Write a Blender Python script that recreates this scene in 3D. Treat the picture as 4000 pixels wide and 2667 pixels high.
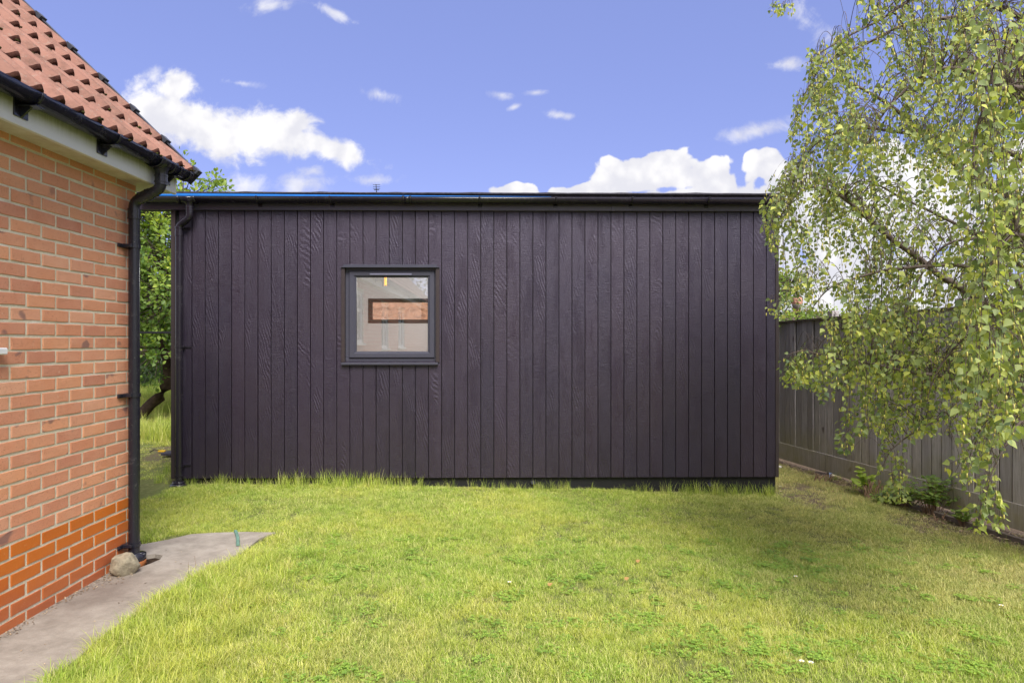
import bpy, bmesh, math, random
import numpy as np
from mathutils import Vector, Matrix, noise as mnoise

R = math.radians
random.seed(7)
rng = np.random.default_rng(11)
for o in list(bpy.data.objects):
    bpy.data.objects.remove(o)
scn = bpy.context.scene
COL = scn.collection

# ------------------------------------------------------------------ camera
F = 2590.0
CX, CY, CH = 2000.0, 1333.5, 1.45
cam_d = bpy.data.cameras.new('camera')
cam = bpy.data.objects.new('camera', cam_d)
COL.objects.link(cam)
cam.location = (0, 0, CH)
cam.rotation_euler = (R(90), 0, 0)
cam_d.sensor_width = 36
cam_d.lens = 36 * F / 4000
cam_d.clip_start = 0.05
cam_d.clip_end = 2000
scn.camera = cam

SUN_EL, SUN_AZ = 50, 19          # azimuth measured from straight behind the camera towards the right

# ------------------------------------------------------------------ world
world = bpy.data.worlds.new('World')
scn.world = world
world.use_nodes = True
nt = world.node_tree
nt.nodes.clear()
def wn(t, **k):
    n = nt.nodes.new(t)
    for a, b in k.items():
        setattr(n, a, b)
    return n
def wl(a, b):
    nt.links.new(a, b)
def wmath(op, a, b=None, c=None, clamp=False):
    n = wn('ShaderNodeMath', operation=op, use_clamp=clamp)
    for i, v in enumerate((a, b, c)):
        if v is None:
            continue
        if isinstance(v, (int, float)):
            n.inputs[i].default_value = v
        else:
            wl(v, n.inputs[i])
    return n.outputs[0]
sky = wn('ShaderNodeTexSky', sky_type='NISHITA', sun_disc=False)
sky.sun_elevation = R(SUN_EL)
sky.sun_rotation = R(180 - SUN_AZ)
sky.air_density = 1.0
sky.dust_density = 0.25
sky.ozone_density = 2.0
geo = wn('ShaderNodeTexCoord')
sep = wn('ShaderNodeSeparateXYZ')
wl(geo.outputs['Generated'], sep.inputs[0])
dx, dy, dz = sep.outputs
ysafe = wmath('MAXIMUM', dy, 0.02)
U = wmath('DIVIDE', dx, ysafe)
V = wmath('DIVIDE', dz, ysafe)
uv = wn('ShaderNodeCombineXYZ')
wl(U, uv.inputs[0]); wl(V, uv.inputs[1])
def wnoise(vec, scale, detail=8, rough=.6, dist=0.0):
    n = wn('ShaderNodeTexNoise')
    n.inputs['Scale'].default_value = scale
    n.inputs['Detail'].default_value = detail
    n.inputs['Roughness'].default_value = rough
    n.inputs['Distortion'].default_value = dist
    wl(vec, n.inputs['Vector'])
    return n.outputs['Fac']
n_wisp = wnoise(uv.outputs[0], 5.0, 7, .66, .6)
n_puff = wnoise(uv.outputs[0], 11.0, 5, .56, .1)
def wvor(vec, scale):
    n = wn('ShaderNodeTexVoronoi', feature='SMOOTH_F1')
    n.inputs['Scale'].default_value = scale
    n.inputs['Detail'].default_value = 2.0
    n.inputs['Smoothness'].default_value = .35
    wl(vec, n.inputs['Vector'])
    return n.outputs['Distance']
n_vor = wvor(uv.outputs[0], 19.0)
n_fine = wnoise(uv.outputs[0], 26.0, 5, .62, .4)
def blob_field(blobs):
    acc = None
    for (px, py, rx, ry, ang) in blobs:
        u0, v0 = (px - CX) / F, (CY - py) / F
        a = R(ang)
        du = wmath('SUBTRACT', U, u0)
        dv = wmath('SUBTRACT', V, v0)
        # rotate
        e1 = wmath('ADD', wmath('MULTIPLY', du, math.cos(a)), wmath('MULTIPLY', dv, math.sin(a)))
        e2 = wmath('SUBTRACT', wmath('MULTIPLY', dv, math.cos(a)), wmath('MULTIPLY', du, math.sin(a)))
        e1 = wmath('MULTIPLY', e1, F / rx)
        e2 = wmath('MULTIPLY', e2, F / ry)
        d = wmath('SQRT', wmath('ADD', wmath('MULTIPLY', e1, e1), wmath('MULTIPLY', e2, e2)))
        f = wmath('SUBTRACT', 1.0, d)
        acc = f if acc is None else wmath('SMOOTH_MAX', acc, f, .25)
    return acc
def smooth(x, a, b):
    n = wn('ShaderNodeMapRange', interpolation_type='SMOOTHSTEP')
    n.inputs['From Min'].default_value = a
    n.inputs['From Max'].default_value = b
    wl(x, n.inputs['Value'])
    return n.outputs[0]
soft_blobs = [(640, 450, 190, 120, -8), (820, 520, 260, 105, -12), (1080, 520, 230, 90, -14),
              (1290, 580, 220, 60, -16), (700, 340, 90, 70, 10), (1160, 480, 110, 60, 0), (560, 480, 110, 120, 0)]
wisp_blobs = [(950, 725, 130, 55, 0), (1180, 720, 150, 60, 12), (1230, 670, 80, 35, 0),
              (1450, 705, 130, 38, 0), (1060, 22, 150, 55, 5), (1300, 50, 110, 28, -25), (1485, 370, 130, 42, -12),
              (1960, 372, 60, 26, -5), (2095, 362, 70, 20, 5), (2010, 418, 45, 18, 20), (2190, 450, 90, 26, -8),
              (2950, 510, 190, 42, 12), (3080, 250, 110, 36, 3), (3160, 90, 190, 90, -30), (930, 325, 130, 26, -5),
              (300, 360, 200, 60, 0), (600, 300, 60, 50, 40)]
puff_blobs = [(2460, 690, 185, 108, 6), (2610, 668, 150, 88, 0), (2560, 650, 120, 72, 0), (2790, 705, 120, 92, 0), (2300, 745, 190, 46, 6),
              (2000, 752, 115, 42, 0), (3010, 640, 105, 80, 10), (3080, 760, 240, 150, 0), (3400, 790, 430, 240, 0),
              (3800, 820, 500, 280, 0), (2650, 790, 460, 60, 0), (3450, 1150, 800, 330, 0)]
f_soft = wmath('ADD', blob_field(soft_blobs), wmath('MULTIPLY', wmath('SUBTRACT', n_puff, .5), 1.0))
f_soft = wmath('ADD', f_soft, wmath('MULTIPLY', wmath('SUBTRACT', n_wisp, .5), 1.5))
f_soft = wmath('ADD', f_soft, wmath('MULTIPLY', wmath('SUBTRACT', n_fine, .5), 1.6))
f_wisp = wmath('ADD', blob_field(wisp_blobs), wmath('MULTIPLY', wmath('SUBTRACT', n_wisp, .5), 3.0))
f_wisp = wmath('ADD', f_wisp, wmath('MULTIPLY', wmath('SUBTRACT', n_fine, .5), 1.8))
f_puff = wmath('ADD', blob_field(puff_blobs), wmath('MULTIPLY', wmath('SUBTRACT', n_puff, .5), 1.15))
c_soft = smooth(f_soft, -.12, .55)
c_wisp = wmath('MULTIPLY', smooth(f_wisp, .15, 1.25), .78)
f_puff = wmath('ADD', f_puff, wmath('MULTIPLY', wmath('SUBTRACT', .42, n_vor), .85))
f_puff = wmath('ADD', f_puff, wmath('MULTIPLY', wmath('SUBTRACT', n_fine, .5), .5))
c_puff = smooth(wmath('ADD', f_puff, .44), .10, .26)
# the detailed clouds live in the part of the sky ahead of the camera; elsewhere unseen cloud is thickened for fill light
win = wmath('MULTIPLY', wmath('MULTIPLY', smooth(dy, .12, .30), wmath('SUBTRACT', 1.0, smooth(wmath('ABSOLUTE', U), .84, 1.05))), wmath('SUBTRACT', 1.0, smooth(V, .56, .75)))
gen_n = wnoise(geo.outputs['Generated'], 2.6, 5, .6, .3)
cl_back = wmath('MULTIPLY', smooth(gen_n, .40, .58), wmath('SUBTRACT', 1.0, win))
cl_front = wmath('MULTIPLY', wmath('MAXIMUM', wmath('MAXIMUM', c_soft, c_wisp), c_puff), win)
# clear sky: Nishita with a white balance tint
tint = wn('ShaderNodeMix', data_type='RGBA', blend_type='MULTIPLY')
tint.inputs[0].default_value = 1.0
wl(sky.outputs[0], tint.inputs[6])
tint.inputs[7].default_value = (1.36, 1.10, 1.46, 1)
flat = wn('ShaderNodeMix', data_type='RGBA')
flat.inputs[0].default_value = .60
wl(tint.outputs[2], flat.inputs[6])
flat.inputs[7].default_value = (2.0, 2.55, 5.4, 1)
# clouds: white, greyer in their bellies
shade = smooth(wmath('ADD', wmath('SUBTRACT', n_puff, wmath('MULTIPLY', n_vor, .35)), wmath('MULTIPLY', V, .5)), .20, .50)
cc = wn('ShaderNodeMix', data_type='RGBA')
wl(shade, cc.inputs[0])
cc.inputs[6].default_value = (5.6, 5.6, 6.1, 1)
cc.inputs[7].default_value = (7.3, 7.2, 7.2, 1)
def sky_bg(cloud, colour):
    m = wn('ShaderNodeMix', data_type='RGBA')
    wl(cloud, m.inputs[0]); wl(flat.outputs[2], m.inputs[6])
    if isinstance(colour, tuple): m.inputs[7].default_value = colour
    else: wl(colour, m.inputs[7])
    b_ = wn('ShaderNodeBackground'); b_.inputs[1].default_value = SKY_STRENGTH
    wl(m.outputs[2], b_.inputs[0])
    return b_.outputs[0]
SKY_STRENGTH = 0.063
msh = wn('ShaderNodeMixShader')
wl(wmath('GREATER_THAN', win, 0.0), msh.inputs[0])
wl(sky_bg(cl_back, (6.8, 6.7, 6.9, 1)), msh.inputs[1])
wl(sky_bg(wmath('MAXIMUM', cl_front, cl_back), cc.outputs[2]), msh.inputs[2])
wo = wn('ShaderNodeOutputWorld')
wl(msh.outputs[0], wo.inputs[0])

# ------------------------------------------------------------------ sun
sd = bpy.data.lights.new('sun', 'SUN')
sd.energy = 2.8
sd.angle = R(32)
sd.color = (1.0, .955, .88)
sun = bpy.data.objects.new('sun', sd)
COL.objects.link(sun)
to_sun = Vector((math.cos(R(SUN_EL)) * math.sin(R(SUN_AZ)), -math.cos(R(SUN_EL)) * math.cos(R(SUN_AZ)), math.sin(R(SUN_EL))))
sun.rotation_euler = to_sun.to_track_quat('Z', 'Y').to_euler()
sun.location = to_sun * 30

scn.render.engine = 'CYCLES'
scn.view_settings.view_transform = 'Standard'
scn.view_settings.look = 'None'
scn.view_settings.gamma = 1
scn.view_settings.use_curve_mapping = False
scn.view_settings.exposure = 1.22

# ------------------------------------------------------------------ helpers
def P(px, py, Y):
    return Vector(((px - CX) / F * Y, Y, CH + (CY - py) / F * Y))
def put(o, parent=None):
    COL.objects.link(o)
    if parent is not None:
        o.parent = parent
    return o
def tag(o, label=None, cat=None, group=None, kind=None):
    if label: o['label'] = label
    if cat: o['category'] = cat
    if group: o['group'] = group
    if kind: o['kind'] = kind
    return o
def empty(name, loc=(0, 0, 0), rz=0, label=None, cat=None, group=None):
    o = bpy.data.objects.new(name, None)
    o.empty_display_size = .1
    o.location = loc
    o.rotation_euler = (0, 0, rz)
    put(o)
    return tag(o, label, cat, group)
class MB:
    """collects geometry for one mesh object"""
    def __init__(s):
        s.v = []; s.f = []; s.smooth = []
    def add(s, vs, fs, sm=False):
        b = len(s.v)
        s.v += [tuple(v) for v in vs]
        s.f += [tuple(b + i for i in f) for f in fs]
        s.smooth += [sm] * len(fs)
    def box(s, x0, x1, y0, y1, z0, z1, ch=0.0):
        if ch <= 0:
            vs = [(x0, y0, z0), (x1, y0, z0), (x1, y1, z0), (x0, y1, z0), (x0, y0, z1), (x1, y0, z1), (x1, y1, z1), (x0, y1, z1)]
            s.add(vs, [(0, 3, 2, 1), (4, 5, 6, 7), (0, 1, 5, 4), (1, 2, 6, 5), (2, 3, 7, 6), (3, 0, 4, 7)])
        else:
            bm = bmesh.new()
            bmesh.ops.create_cube(bm, size=1)
            for v in bm.verts:
                v.co = ((x0 + x1) / 2 + v.co.x * (x1 - x0), (y0 + y1) / 2 + v.co.y * (y1 - y0), (z0 + z1) / 2 + v.co.z * (z1 - z0))
            bmesh.ops.bevel(bm, geom=bm.edges[:], offset=ch, segments=1, affect='EDGES')
            bm.verts.index_update()
            s.add([v.co[:] for v in bm.verts], [[v.index for v in f.verts] for f in bm.faces])
            bm.free()
    def tube(s, pts, rad, n=12, caps=True):
        pts = [Vector(p) for p in pts]
        rads = rad if hasattr(rad, '__len__') else [rad] * len(pts)
        rings = []
        up = None
        for i, p in enumerate(pts):
            if i == 0: t = pts[1] - p
            elif i == len(pts) - 1: t = p - pts[i - 1]
            else: t = (pts[i + 1] - p).normalized() + (p - pts[i - 1]).normalized()
            t.normalize()
            if up is None:
                up = Vector((0, 0, 1)) if abs(t.z) < .9 else Vector((0, 1, 0))
            a = t.cross(up)
            if a.length < 1e-4:
                a = t.orthogonal()
            a.normalize()
            b = a.cross(t); b.normalize()
            up = b
            rings.append([p + (a * math.cos(2 * math.pi * k / n) + b * math.sin(2 * math.pi * k / n)) * rads[i] for k in range(n)])
        vs = [v for r in rings for v in r]
        fs = []
        for i in range(len(rings) - 1):
            for k in range(n):
                fs.append((i * n + k, i * n + (k + 1) % n, (i + 1) * n + (k + 1) % n, (i + 1) * n + k))
        s.add(vs, fs, True)
        if caps:
            b = len(vs)
            s.add(rings[0], [tuple(range(n - 1, -1, -1))])
            s.add(rings[-1], [tuple(range(n))])
    def build(s, name, mat, parent=None, link=True):
        me = bpy.data.meshes.new(name)
        me.from_pydata(s.v, [], s.f)
        me.polygons.foreach_set('use_smooth', s.smooth)
        if mat is not None:
            me.materials.append(mat)
        me.update()
        o = bpy.data.objects.new(name, me)
        if link:
            put(o, parent)
        return o
def bezier(p0, p1, p2, n):
    return [p0 * (1 - t) ** 2 + p1 * 2 * t * (1 - t) + p2 * t * t for t in [i / n for i in range(n + 1)]]
def dup(o, parent, name=None):
    c = o.copy()
    COL.objects.link(c)
    c.parent = parent
    return c

# ------------------------------------------------------------------ materials
class Mat:
    def __init__(s, name, rough=.6, spec=.5):
        s.m = bpy.data.materials.new(name)
        s.m.use_nodes = True
        s.t = s.m.node_tree
        s.b = s.t.nodes['Principled BSDF']
        s.out = s.t.nodes['Material Output']
        s.b.inputs['Roughness'].default_value = rough
        s.b.inputs['Specular IOR Level'].default_value = spec
        s._obj = None
    def n(s, t, **k):
        x = s.t.nodes.new(t)
        for a, b in k.items(): setattr(x, a, b)
        return x
    def l(s, a, b): s.t.links.new(a, b)
    def obj(s):
        if s._obj is None: s._obj = s.n('ShaderNodeTexCoord').outputs['Object']
        return s._obj
    def pos(s): return s.n('ShaderNodeNewGeometry').outputs['Position']
    def rnd(s): return s.n('ShaderNodeObjectInfo').outputs['Random']
    def math(s, op, a, b=None, c=None, clamp=False):
        n = s.n('ShaderNodeMath', operation=op, use_clamp=clamp)
        for i, v in enumerate((a, b, c)):
            if v is None: continue
            if isinstance(v, (int, float)): n.inputs[i].default_value = v
            else: s.l(v, n.inputs[i])
        return n.outputs[0]
    def mapping(s, vec, scale=(1, 1, 1), offs=None, rot=(0, 0, 0)):
        n = s.n('ShaderNodeMapping')
        n.inputs['Scale'].default_value = scale
        n.inputs['Rotation'].default_value = rot
        s.l(vec, n.inputs['Vector'])
        if offs is not None:
            if isinstance(offs, tuple): n.inputs['Location'].default_value = offs
            else: s.l(offs, n.inputs['Location'])
        return n.outputs[0]
    def randoff(s, k=37.0):
        c = s.n('ShaderNodeCombineXYZ')
        r = s.rnd()
        s.l(s.math('MULTIPLY', r, k), c.inputs[0]); s.l(s.math('MULTIPLY', r, k * 1.7), c.inputs[1]); s.l(s.math('MULTIPLY', r, k * 2.3), c.inputs[2])
        return c.outputs[0]
    def noise(s, vec, scale, detail=4, rough=.6, dist=0.0):
        n = s.n('ShaderNodeTexNoise')
        n.inputs['Scale'].default_value = scale; n.inputs['Detail'].default_value = detail
        n.inputs['Roughness'].default_value = rough; n.inputs['Distortion'].default_value = dist
        s.l(vec, n.inputs['Vector'])
        return n.outputs['Fac']
    def ramp(s, fac, stops):
        n = s.n('ShaderNodeValToRGB')
        el = n.color_ramp.elements
        while len(el) < len(stops): el.new(.5)
        for e, (p, c) in zip(el, stops):
            e.position = p
            e.color = (c, c, c, 1) if isinstance(c, (int, float)) else (*c, 1)
        s.l(fac, n.inputs[0])
        return n.outputs[0]
    def mix(s, fac, a, b, mode='MIX'):
        n = s.n('ShaderNodeMix', data_type='RGBA', blend_type=mode)
        for i, v in ((0, fac), (6, a), (7, b)):
            if isinstance(v, (int, float)): n.inputs[i].default_value = v if i == 0 else (v, v, v, 1)
            elif isinstance(v, tuple): n.inputs[i].default_value = (*v, 1)
            else: s.l(v, n.inputs[i])
        return n.outputs[2]
    def col(s, c):
        if isinstance(c, tuple): s.b.inputs['Base Color'].default_value = (*c, 1)
        else: s.l(c, s.b.inputs['Base Color'])
    def bump(s, h, dist=.002, strength=1.0):
        n = s.n('ShaderNodeBump')
        n.inputs['Distance'].default_value = dist; n.inputs['Strength'].default_value = strength
        s.l(h, n.inputs['Height'])
        s.l(n.outputs[0], s.b.inputs['Normal'])

def m_brick():
    k = Mat('brick_clay', .85, .25)
    v = k.mapping(k.obj(), offs=k.randoff())
    r = k.rnd()
    base = k.ramp(r, [(0, (.64, .26, .14)), (.2, (.47, .165, .10)), (.4, (.70, .30, .15)), (.6, (.55, .20, .105)), (.8, (.70, .34, .21)), (1, (.60, .23, .115))])
    big = k.noise(v, 9, 3)
    c = k.mix(k.math('MULTIPLY', big, .5), base, (.72, .42, .29))
    pits = k.ramp(k.noise(v, 160, 3, .6), [(.33, 1.0), (.40, 0.0)])
    c = k.mix(k.math('MULTIPLY', pits, .55), c, (.17, .055, .03))
    # kiln kisses: oval grey-purple marks on some bricks only
    spot = k.ramp(k.noise(k.mapping(v, (1, .8, 1)), 11, 2, .4), [(.62, 0.0), (.69, 1.0)])
    some = k.ramp(k.math('FRACT', k.math('MULTIPLY', r, 13.7)), [(.74, 0.0), (.76, 1.0)])
    c = k.mix(k.math('MULTIPLY', k.math('MULTIPLY', spot, some), .7), c, (.16, .10, .10))
    lime = k.ramp(k.noise(v, 28, 4, .7), [(.66, 0.0), (.75, 1.0)])
    c = k.mix(k.math('MULTIPLY', lime, .45), c, (.72, .58, .46))
    k.col(c)
    k.bump(k.math('ADD', k.noise(v, 120, 4, .7), k.math('MULTIPLY', pits, -.8)), .0022, .7)
    return k.m
def m_plinth():
    k = Mat('plinth_brick', .42, .4)
    v = k.mapping(k.obj(), offs=k.randoff())
    base = k.ramp(k.rnd(), [(0, (.50, .105, .014)), (.5, (.56, .14, .018)), (1, (.45, .09, .018))])
    c = k.mix(k.math('MULTIPLY', k.noise(k.mapping(v, (1, 8, 1)), 14, 3), .35), base, (.60, .19, .03))
    # splash dirt low on the wall
    sepz = k.n('ShaderNodeSeparateXYZ'); k.l(k.pos(), sepz.inputs[0])
    low = k.ramp(k.math('ADD', sepz.outputs[2], k.math('MULTIPLY', k.noise(k.pos(), 9, 3), .2)), [(.16, 1.0), (.36, 0.0)])
    c = k.mix(k.math('MULTIPLY', low, .42), c, (.35, .13, .085))
    eff = k.ramp(k.noise(k.pos(), 60, 5, .8), [(.60, 0.0), (.70, 1.0)])
    c = k.mix(k.math('MULTIPLY', eff, .3), c, (.6, .45, .36))
    k.col(c)
    k.bump(k.noise(v, 70, 3), .0012, .5)
    return k.m
def m_mortar():
    k = Mat('mortar', .95, .1)
    v = k.obj()
    c = k.ramp(k.noise(v, 7, 5, .65), [(.3, (.56, .48, .35)), (.55, (.66, .59, .46)), (.75, (.74, .69, .60))])
    c = k.mix(k.math('MULTIPLY', k.ramp(k.noise(v, 220, 2), [(.35, 1.0), (.45, 0.0)]), .4), c, (.22, .17, .11))
    k.col(c)
    k.bump(k.noise(v, 90, 5, .7), .004, .8)
    return k.m
def m_tile():
    k = Mat('concrete_roof_tile', .9, .2)
    v = k.mapping(k.obj(), offs=k.randoff())
    base = k.ramp(k.rnd(), [(0, (.24, .115, .088)), (.5, (.29, .14, .107)), (1, (.21, .105, .08))])
    c = k.mix(k.math('MULTIPLY', k.noise(v, 14, 5, .7), .6), base, (.36, .21, .165))
    c = k.mix(k.math('MULTIPLY', k.ramp(k.noise(v, 40, 4, .7), [(.58, 0.0), (.68, 1.0)]), .5), c, (.32, .28, .24))
    c = k.mix(k.math('MULTIPLY', k.ramp(k.noise(k.pos(), 7, 5, .7), [(.48, 0.0), (.68, 1.0)]), .55), c, (.075, .05, .038))
    k.col(c)
    k.bump(k.noise(v, 180, 3, .8), .002, .8)
    return k.m
def m_tile_nose():
    k = Mat('weathered_tile_edge', .95, .1)
    v = k.pos()
    c = k.ramp(k.noise(v, 40, 4, .7), [(.35, (.045, .018, .014)), (.6, (.085, .035, .026)), (.75, (.06, .05, .03))])
    k.col(c)
    k.bump(k.noise(v, 120, 4, .8), .006, 1)
    return k.m
def m_moss():
    k = Mat('moss', 1.0, .05)
    c = k.ramp(k.noise(k.pos(), 45, 4, .7), [(.35, (.035, .022, .014)), (.52, (.06, .055, .022)), (.68, (.12, .13, .035))])
    k.col(c)
    k.bump(k.noise(k.pos(), 300, 3, .8), .006, 1)
    return k.m
def m_plastic(name, c, rough, dirt=.3, spec=.5):
    k = Mat(name, rough, spec)
    v = k.pos()
    dust = k.ramp(k.noise(v, 9, 6, .75), [(.54, 0.0), (.78, 1.0)])
    spk = k.ramp(k.noise(v, 150, 2, .5), [(.70, 0.0), (.74, 1.0)])
    cc = k.mix(k.math('MULTIPLY', k.math('MAXIMUM', k.math('MULTIPLY', dust, .35), spk), dirt), c, (.35, .34, .33))
    k.col(cc)
    k.l(k.math('ADD', rough, k.math('MULTIPLY', dust, .22)), k.b.inputs['Roughness'])
    return k.m
def m_simple(name, c, rough=.6, spec=.4, var=.15, scale=20, bump=.0):
    k = Mat(name, rough, spec)
    dark = tuple(x * (1 - var * 1.4) for x in c)
    light = tuple(min(1, x * (1 + var)) for x in c)
    k.col(k.ramp(k.noise(k.pos(), scale, 5, .65), [(.3, dark), (.7, light)]))
    if bump: k.bump(k.noise(k.pos(), scale * 6, 4, .7), bump, .8)
    return k.m
def m_fascia():
    k = Mat('white_fascia', .42, .4)
    g = k.n('ShaderNodeSeparateXYZ'); p = k.pos(); k.l(p, g.inputs[0])
    streak = k.noise(k.mapping(p, (1, 22, 1.2)), 3.0, 5, .7)
    patch = k.noise(k.mapping(p, (1, 1.6, 1)), 1.6, 3, .6)
    hgt = k.ramp(k.math('SUBTRACT', g.outputs[2], 2.50), [(.02, 0.0), (.13, 1.0)])
    f = k.math('MULTIPLY', k.math('MULTIPLY', k.ramp(k.math('ADD', k.math('MULTIPLY', streak, .55), k.math('MULTIPLY', patch, .6)), [(.36, 0.0), (.62, 1.0)]), hgt), .95)
    c = k.mix(f, (.66, .65, .66), (.18, .19, .075))
    k.col(c)
    return k.m
def m_soffit():
    k = Mat('white_soffit', .5, .3)
    c = k.ramp(k.noise(k.pos(), 9, 5, .7), [(.35, (.50, .45, .37)), (.7, (.66, .63, .57))])
    k.col(c)
    return k.m
def m_clad():
    k = Mat('embossed_cladding', .42, 1.0)
    v = k.mapping(k.obj(), offs=k.randoff(11.0))
    r = k.rnd()
    # cathedral grain: distorted bands stretched along the board
    wv = k.n('ShaderNodeTexWave', wave_type='BANDS', bands_direction='X')
    wv.inputs['Scale'].default_value = 26
    wv.inputs['Distortion'].default_value = 3.2
    wv.inputs['Detail'].default_value = 3
    wv.inputs['Detail Scale'].default_value = .9
    k.l(k.mapping(v, (1, 1, .075)), wv.inputs['Vector'])
    wv2 = k.n('ShaderNodeTexWave', wave_type='RINGS', rings_direction='Y')
    wv2.inputs['Scale'].default_value = 12
    wv2.inputs['Distortion'].default_value = 7
    wv2.inputs['Detail'].default_value = 2.5
    k.l(k.mapping(v, (1.3, 1, .42)), wv2.inputs['Vector'])
    knots = k.ramp(k.noise(k.mapping(v, (1, 1, .5)), 5.5, 2), [(.52, 0.0), (.60, 1.0)])
    gr = k.mix(knots, wv.outputs['Fac'], wv2.outputs['Fac'])
    area = k.ramp(k.noise(k.mapping(v, (1.0, 1, .16)), 9, 2), [(.42, .10), (.60, 1.0)])
    gr = k.math('MULTIPLY', gr, area)
    saw = k.noise(k.mapping(v, (5, 5, 95)), 2.2, 5, .75, .3)          # fine rough-sawn lines across the board
    stip = k.noise(k.mapping(v, (1, 1, .5)), 150, 3, .7)
    h = k.math('ADD', k.math('MULTIPLY', gr, .50), k.math('ADD', k.math('MULTIPLY', saw, .75), k.math('MULTIPLY', stip, .6)))
    k.bump(h, .0042, .85)
    c = k.mix(k.rnd(), (.021, .013, .024), (.012, .008, .017))
    c = k.mix(k.math('MULTIPLY', k.ramp(k.noise(k.pos(), 1.1, 3), [(.35, 0.0), (.7, 1.0)]), .5), c, (.026, .016, .020))
    k.col(c)
    k.l(k.math('ADD', .30, k.math('MULTIPLY', k.noise(v, 12, 4), .22)), k.b.inputs['Roughness'])
    k.b.inputs['Specular Tint'].default_value = (.80, .76, 1.0, 1)
    return k.m
def m_fence():
    k = Mat('weathered_fence_wood', .85, .2)
    v = k.mapping(k.obj(), offs=k.randoff(17))
    r = k.rnd()
    base = k.ramp(r, [(0, (.58, .54, .57)), (.3, (.80, .74, .76)), (.6, (.45, .42, .45)), (1, (.80, .73, .71))])
    g = k.noise(k.mapping(v, (16, 16, .8)), 3.5, 6, .8, .8)
    c = k.mix(k.ramp(g, [(.35, 0.0), (.7, 1.0)]), base, (.27, .24, .235))
    knot = k.ramp(k.noise(k.mapping(v, (1, 1, .45)), 9, 1), [(.70, 0.0), (.76, 1.0)])
    c = k.mix(k.math('MULTIPLY', knot, .7), c, (.07, .045, .035))
    sp = k.n('ShaderNodeSeparateXYZ'); k.l(k.pos(), sp.inputs[0])
    # algae grows where the boards stay damp
    wet = k.ramp(k.math('ADD', sp.outputs[2], k.math('MULTIPLY', k.noise(k.pos(), 2.6, 4), 1.2)), [(.45, 1.0), (.95, 0.0)])
    c = k.mix(k.math('MULTIPLY', wet, .62), c, (.36, .33, .14))
    k.col(c)
    k.bump(g, .003, .9)
    return k.m
def leaf_mat(name, stops, attr='rnd', transl=.45, rough=.5):
    k = Mat(name, rough, .35)
    a = k.n('ShaderNodeAttribute'); a.attribute_name = attr
    c = k.ramp(a.outputs['Fac'], stops)
    k.col(c)
    tr = k.n('ShaderNodeBsdfTranslucent')
    k.l(k.mix(1.0, c, (1.25, 1.3, .55), 'MULTIPLY'), tr.inputs[0])
    mx = k.n('ShaderNodeMixShader'); mx.inputs[0].default_value = transl
    k.l(k.b.outputs[0], mx.inputs[1]); k.l(tr.outputs[0], mx.inputs[2])
    k.l(mx.outputs[0], k.out.inputs[0])
    return k.m
def m_grass(name):
    k = Mat(name, .6, .25)
    a = k.n('ShaderNodeAttribute', attribute_type='INSTANCER'); a.attribute_name = 'dry'
    b = k.n('ShaderNodeAttribute', attribute_type='INSTANCER'); b.attribute_name = 'lush'
    bl = k.n('ShaderNodeAttribute'); bl.attribute_name = 'rnd'
    g = k.mix(b.outputs['Fac'], (.67, .70, .12), (.42, .60, .07))
    d = k.mix(bl.outputs['Fac'], (.74, .60, .34), (.50, .37, .20))
    c = k.mix(a.outputs['Fac'], g, d)
    c = k.mix(k.ramp(bl.outputs['Fac'], [(.80, 0.0), (.86, 1.0)]), c, (.74, .68, .36))
    c = k.mix(k.ramp(bl.outputs['Fac'], [(.0, .75), (.45, 0.0)]), c, (.17, .25, .045))
    c = k.mix(k.ramp(bl.outputs['Fac'], [(.55, 0.0), (.8, .6)]), c, (.82, .80, .30))
    c = k.mix(k.ramp(k.rnd(), [(.10, .55), (.60, 0.0)]), c, (.16, .26, .04))
    c = k.mix(k.ramp(k.rnd(), [(.90, 0.0), (.95, .5)]), c, (.62, .52, .28))
    k.col(c)
    tr = k.n('ShaderNodeBsdfTranslucent')
    k.l(k.mix(1.0, c, (1.2, 1.25, .7), 'MULTIPLY'), tr.inputs[0])
    mx = k.n('ShaderNodeMixShader'); mx.inputs[0].default_value = .36
    k.l(k.b.outputs[0], mx.inputs[1]); k.l(tr.outputs[0], mx.inputs[2])
    k.l(mx.outputs[0], k.out.inputs[0])
    return k.m
def m_ground():
    k = Mat('lawn_soil', .95, .1)
    p = k.pos()
    s = k.n('ShaderNodeAttribute'); s.attribute_name = 'soil'
    thatch = k.ramp(k.noise(p, 28, 6, .75), [(.30, (.07, .08, .03)), (.5, (.16, .17, .06)), (.7, (.30, .27, .13))])
    big = k.noise(p, 1.3, 4)
    thatch = k.mix(k.ramp(big, [(.4, 0.0), (.65, .6)]), thatch, (.14, .18, .05))
    soil = k.ramp(k.noise(p, 60, 6, .8), [(.3, (.07, .05, .035)), (.55, (.19, .14, .10)), (.75, (.36, .29, .20))])
    k.col(k.mix(s.outputs['Fac'], thatch, soil))
    k.bump(k.noise(p, 55, 5, .8), .02, .8)
    return k.m
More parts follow.
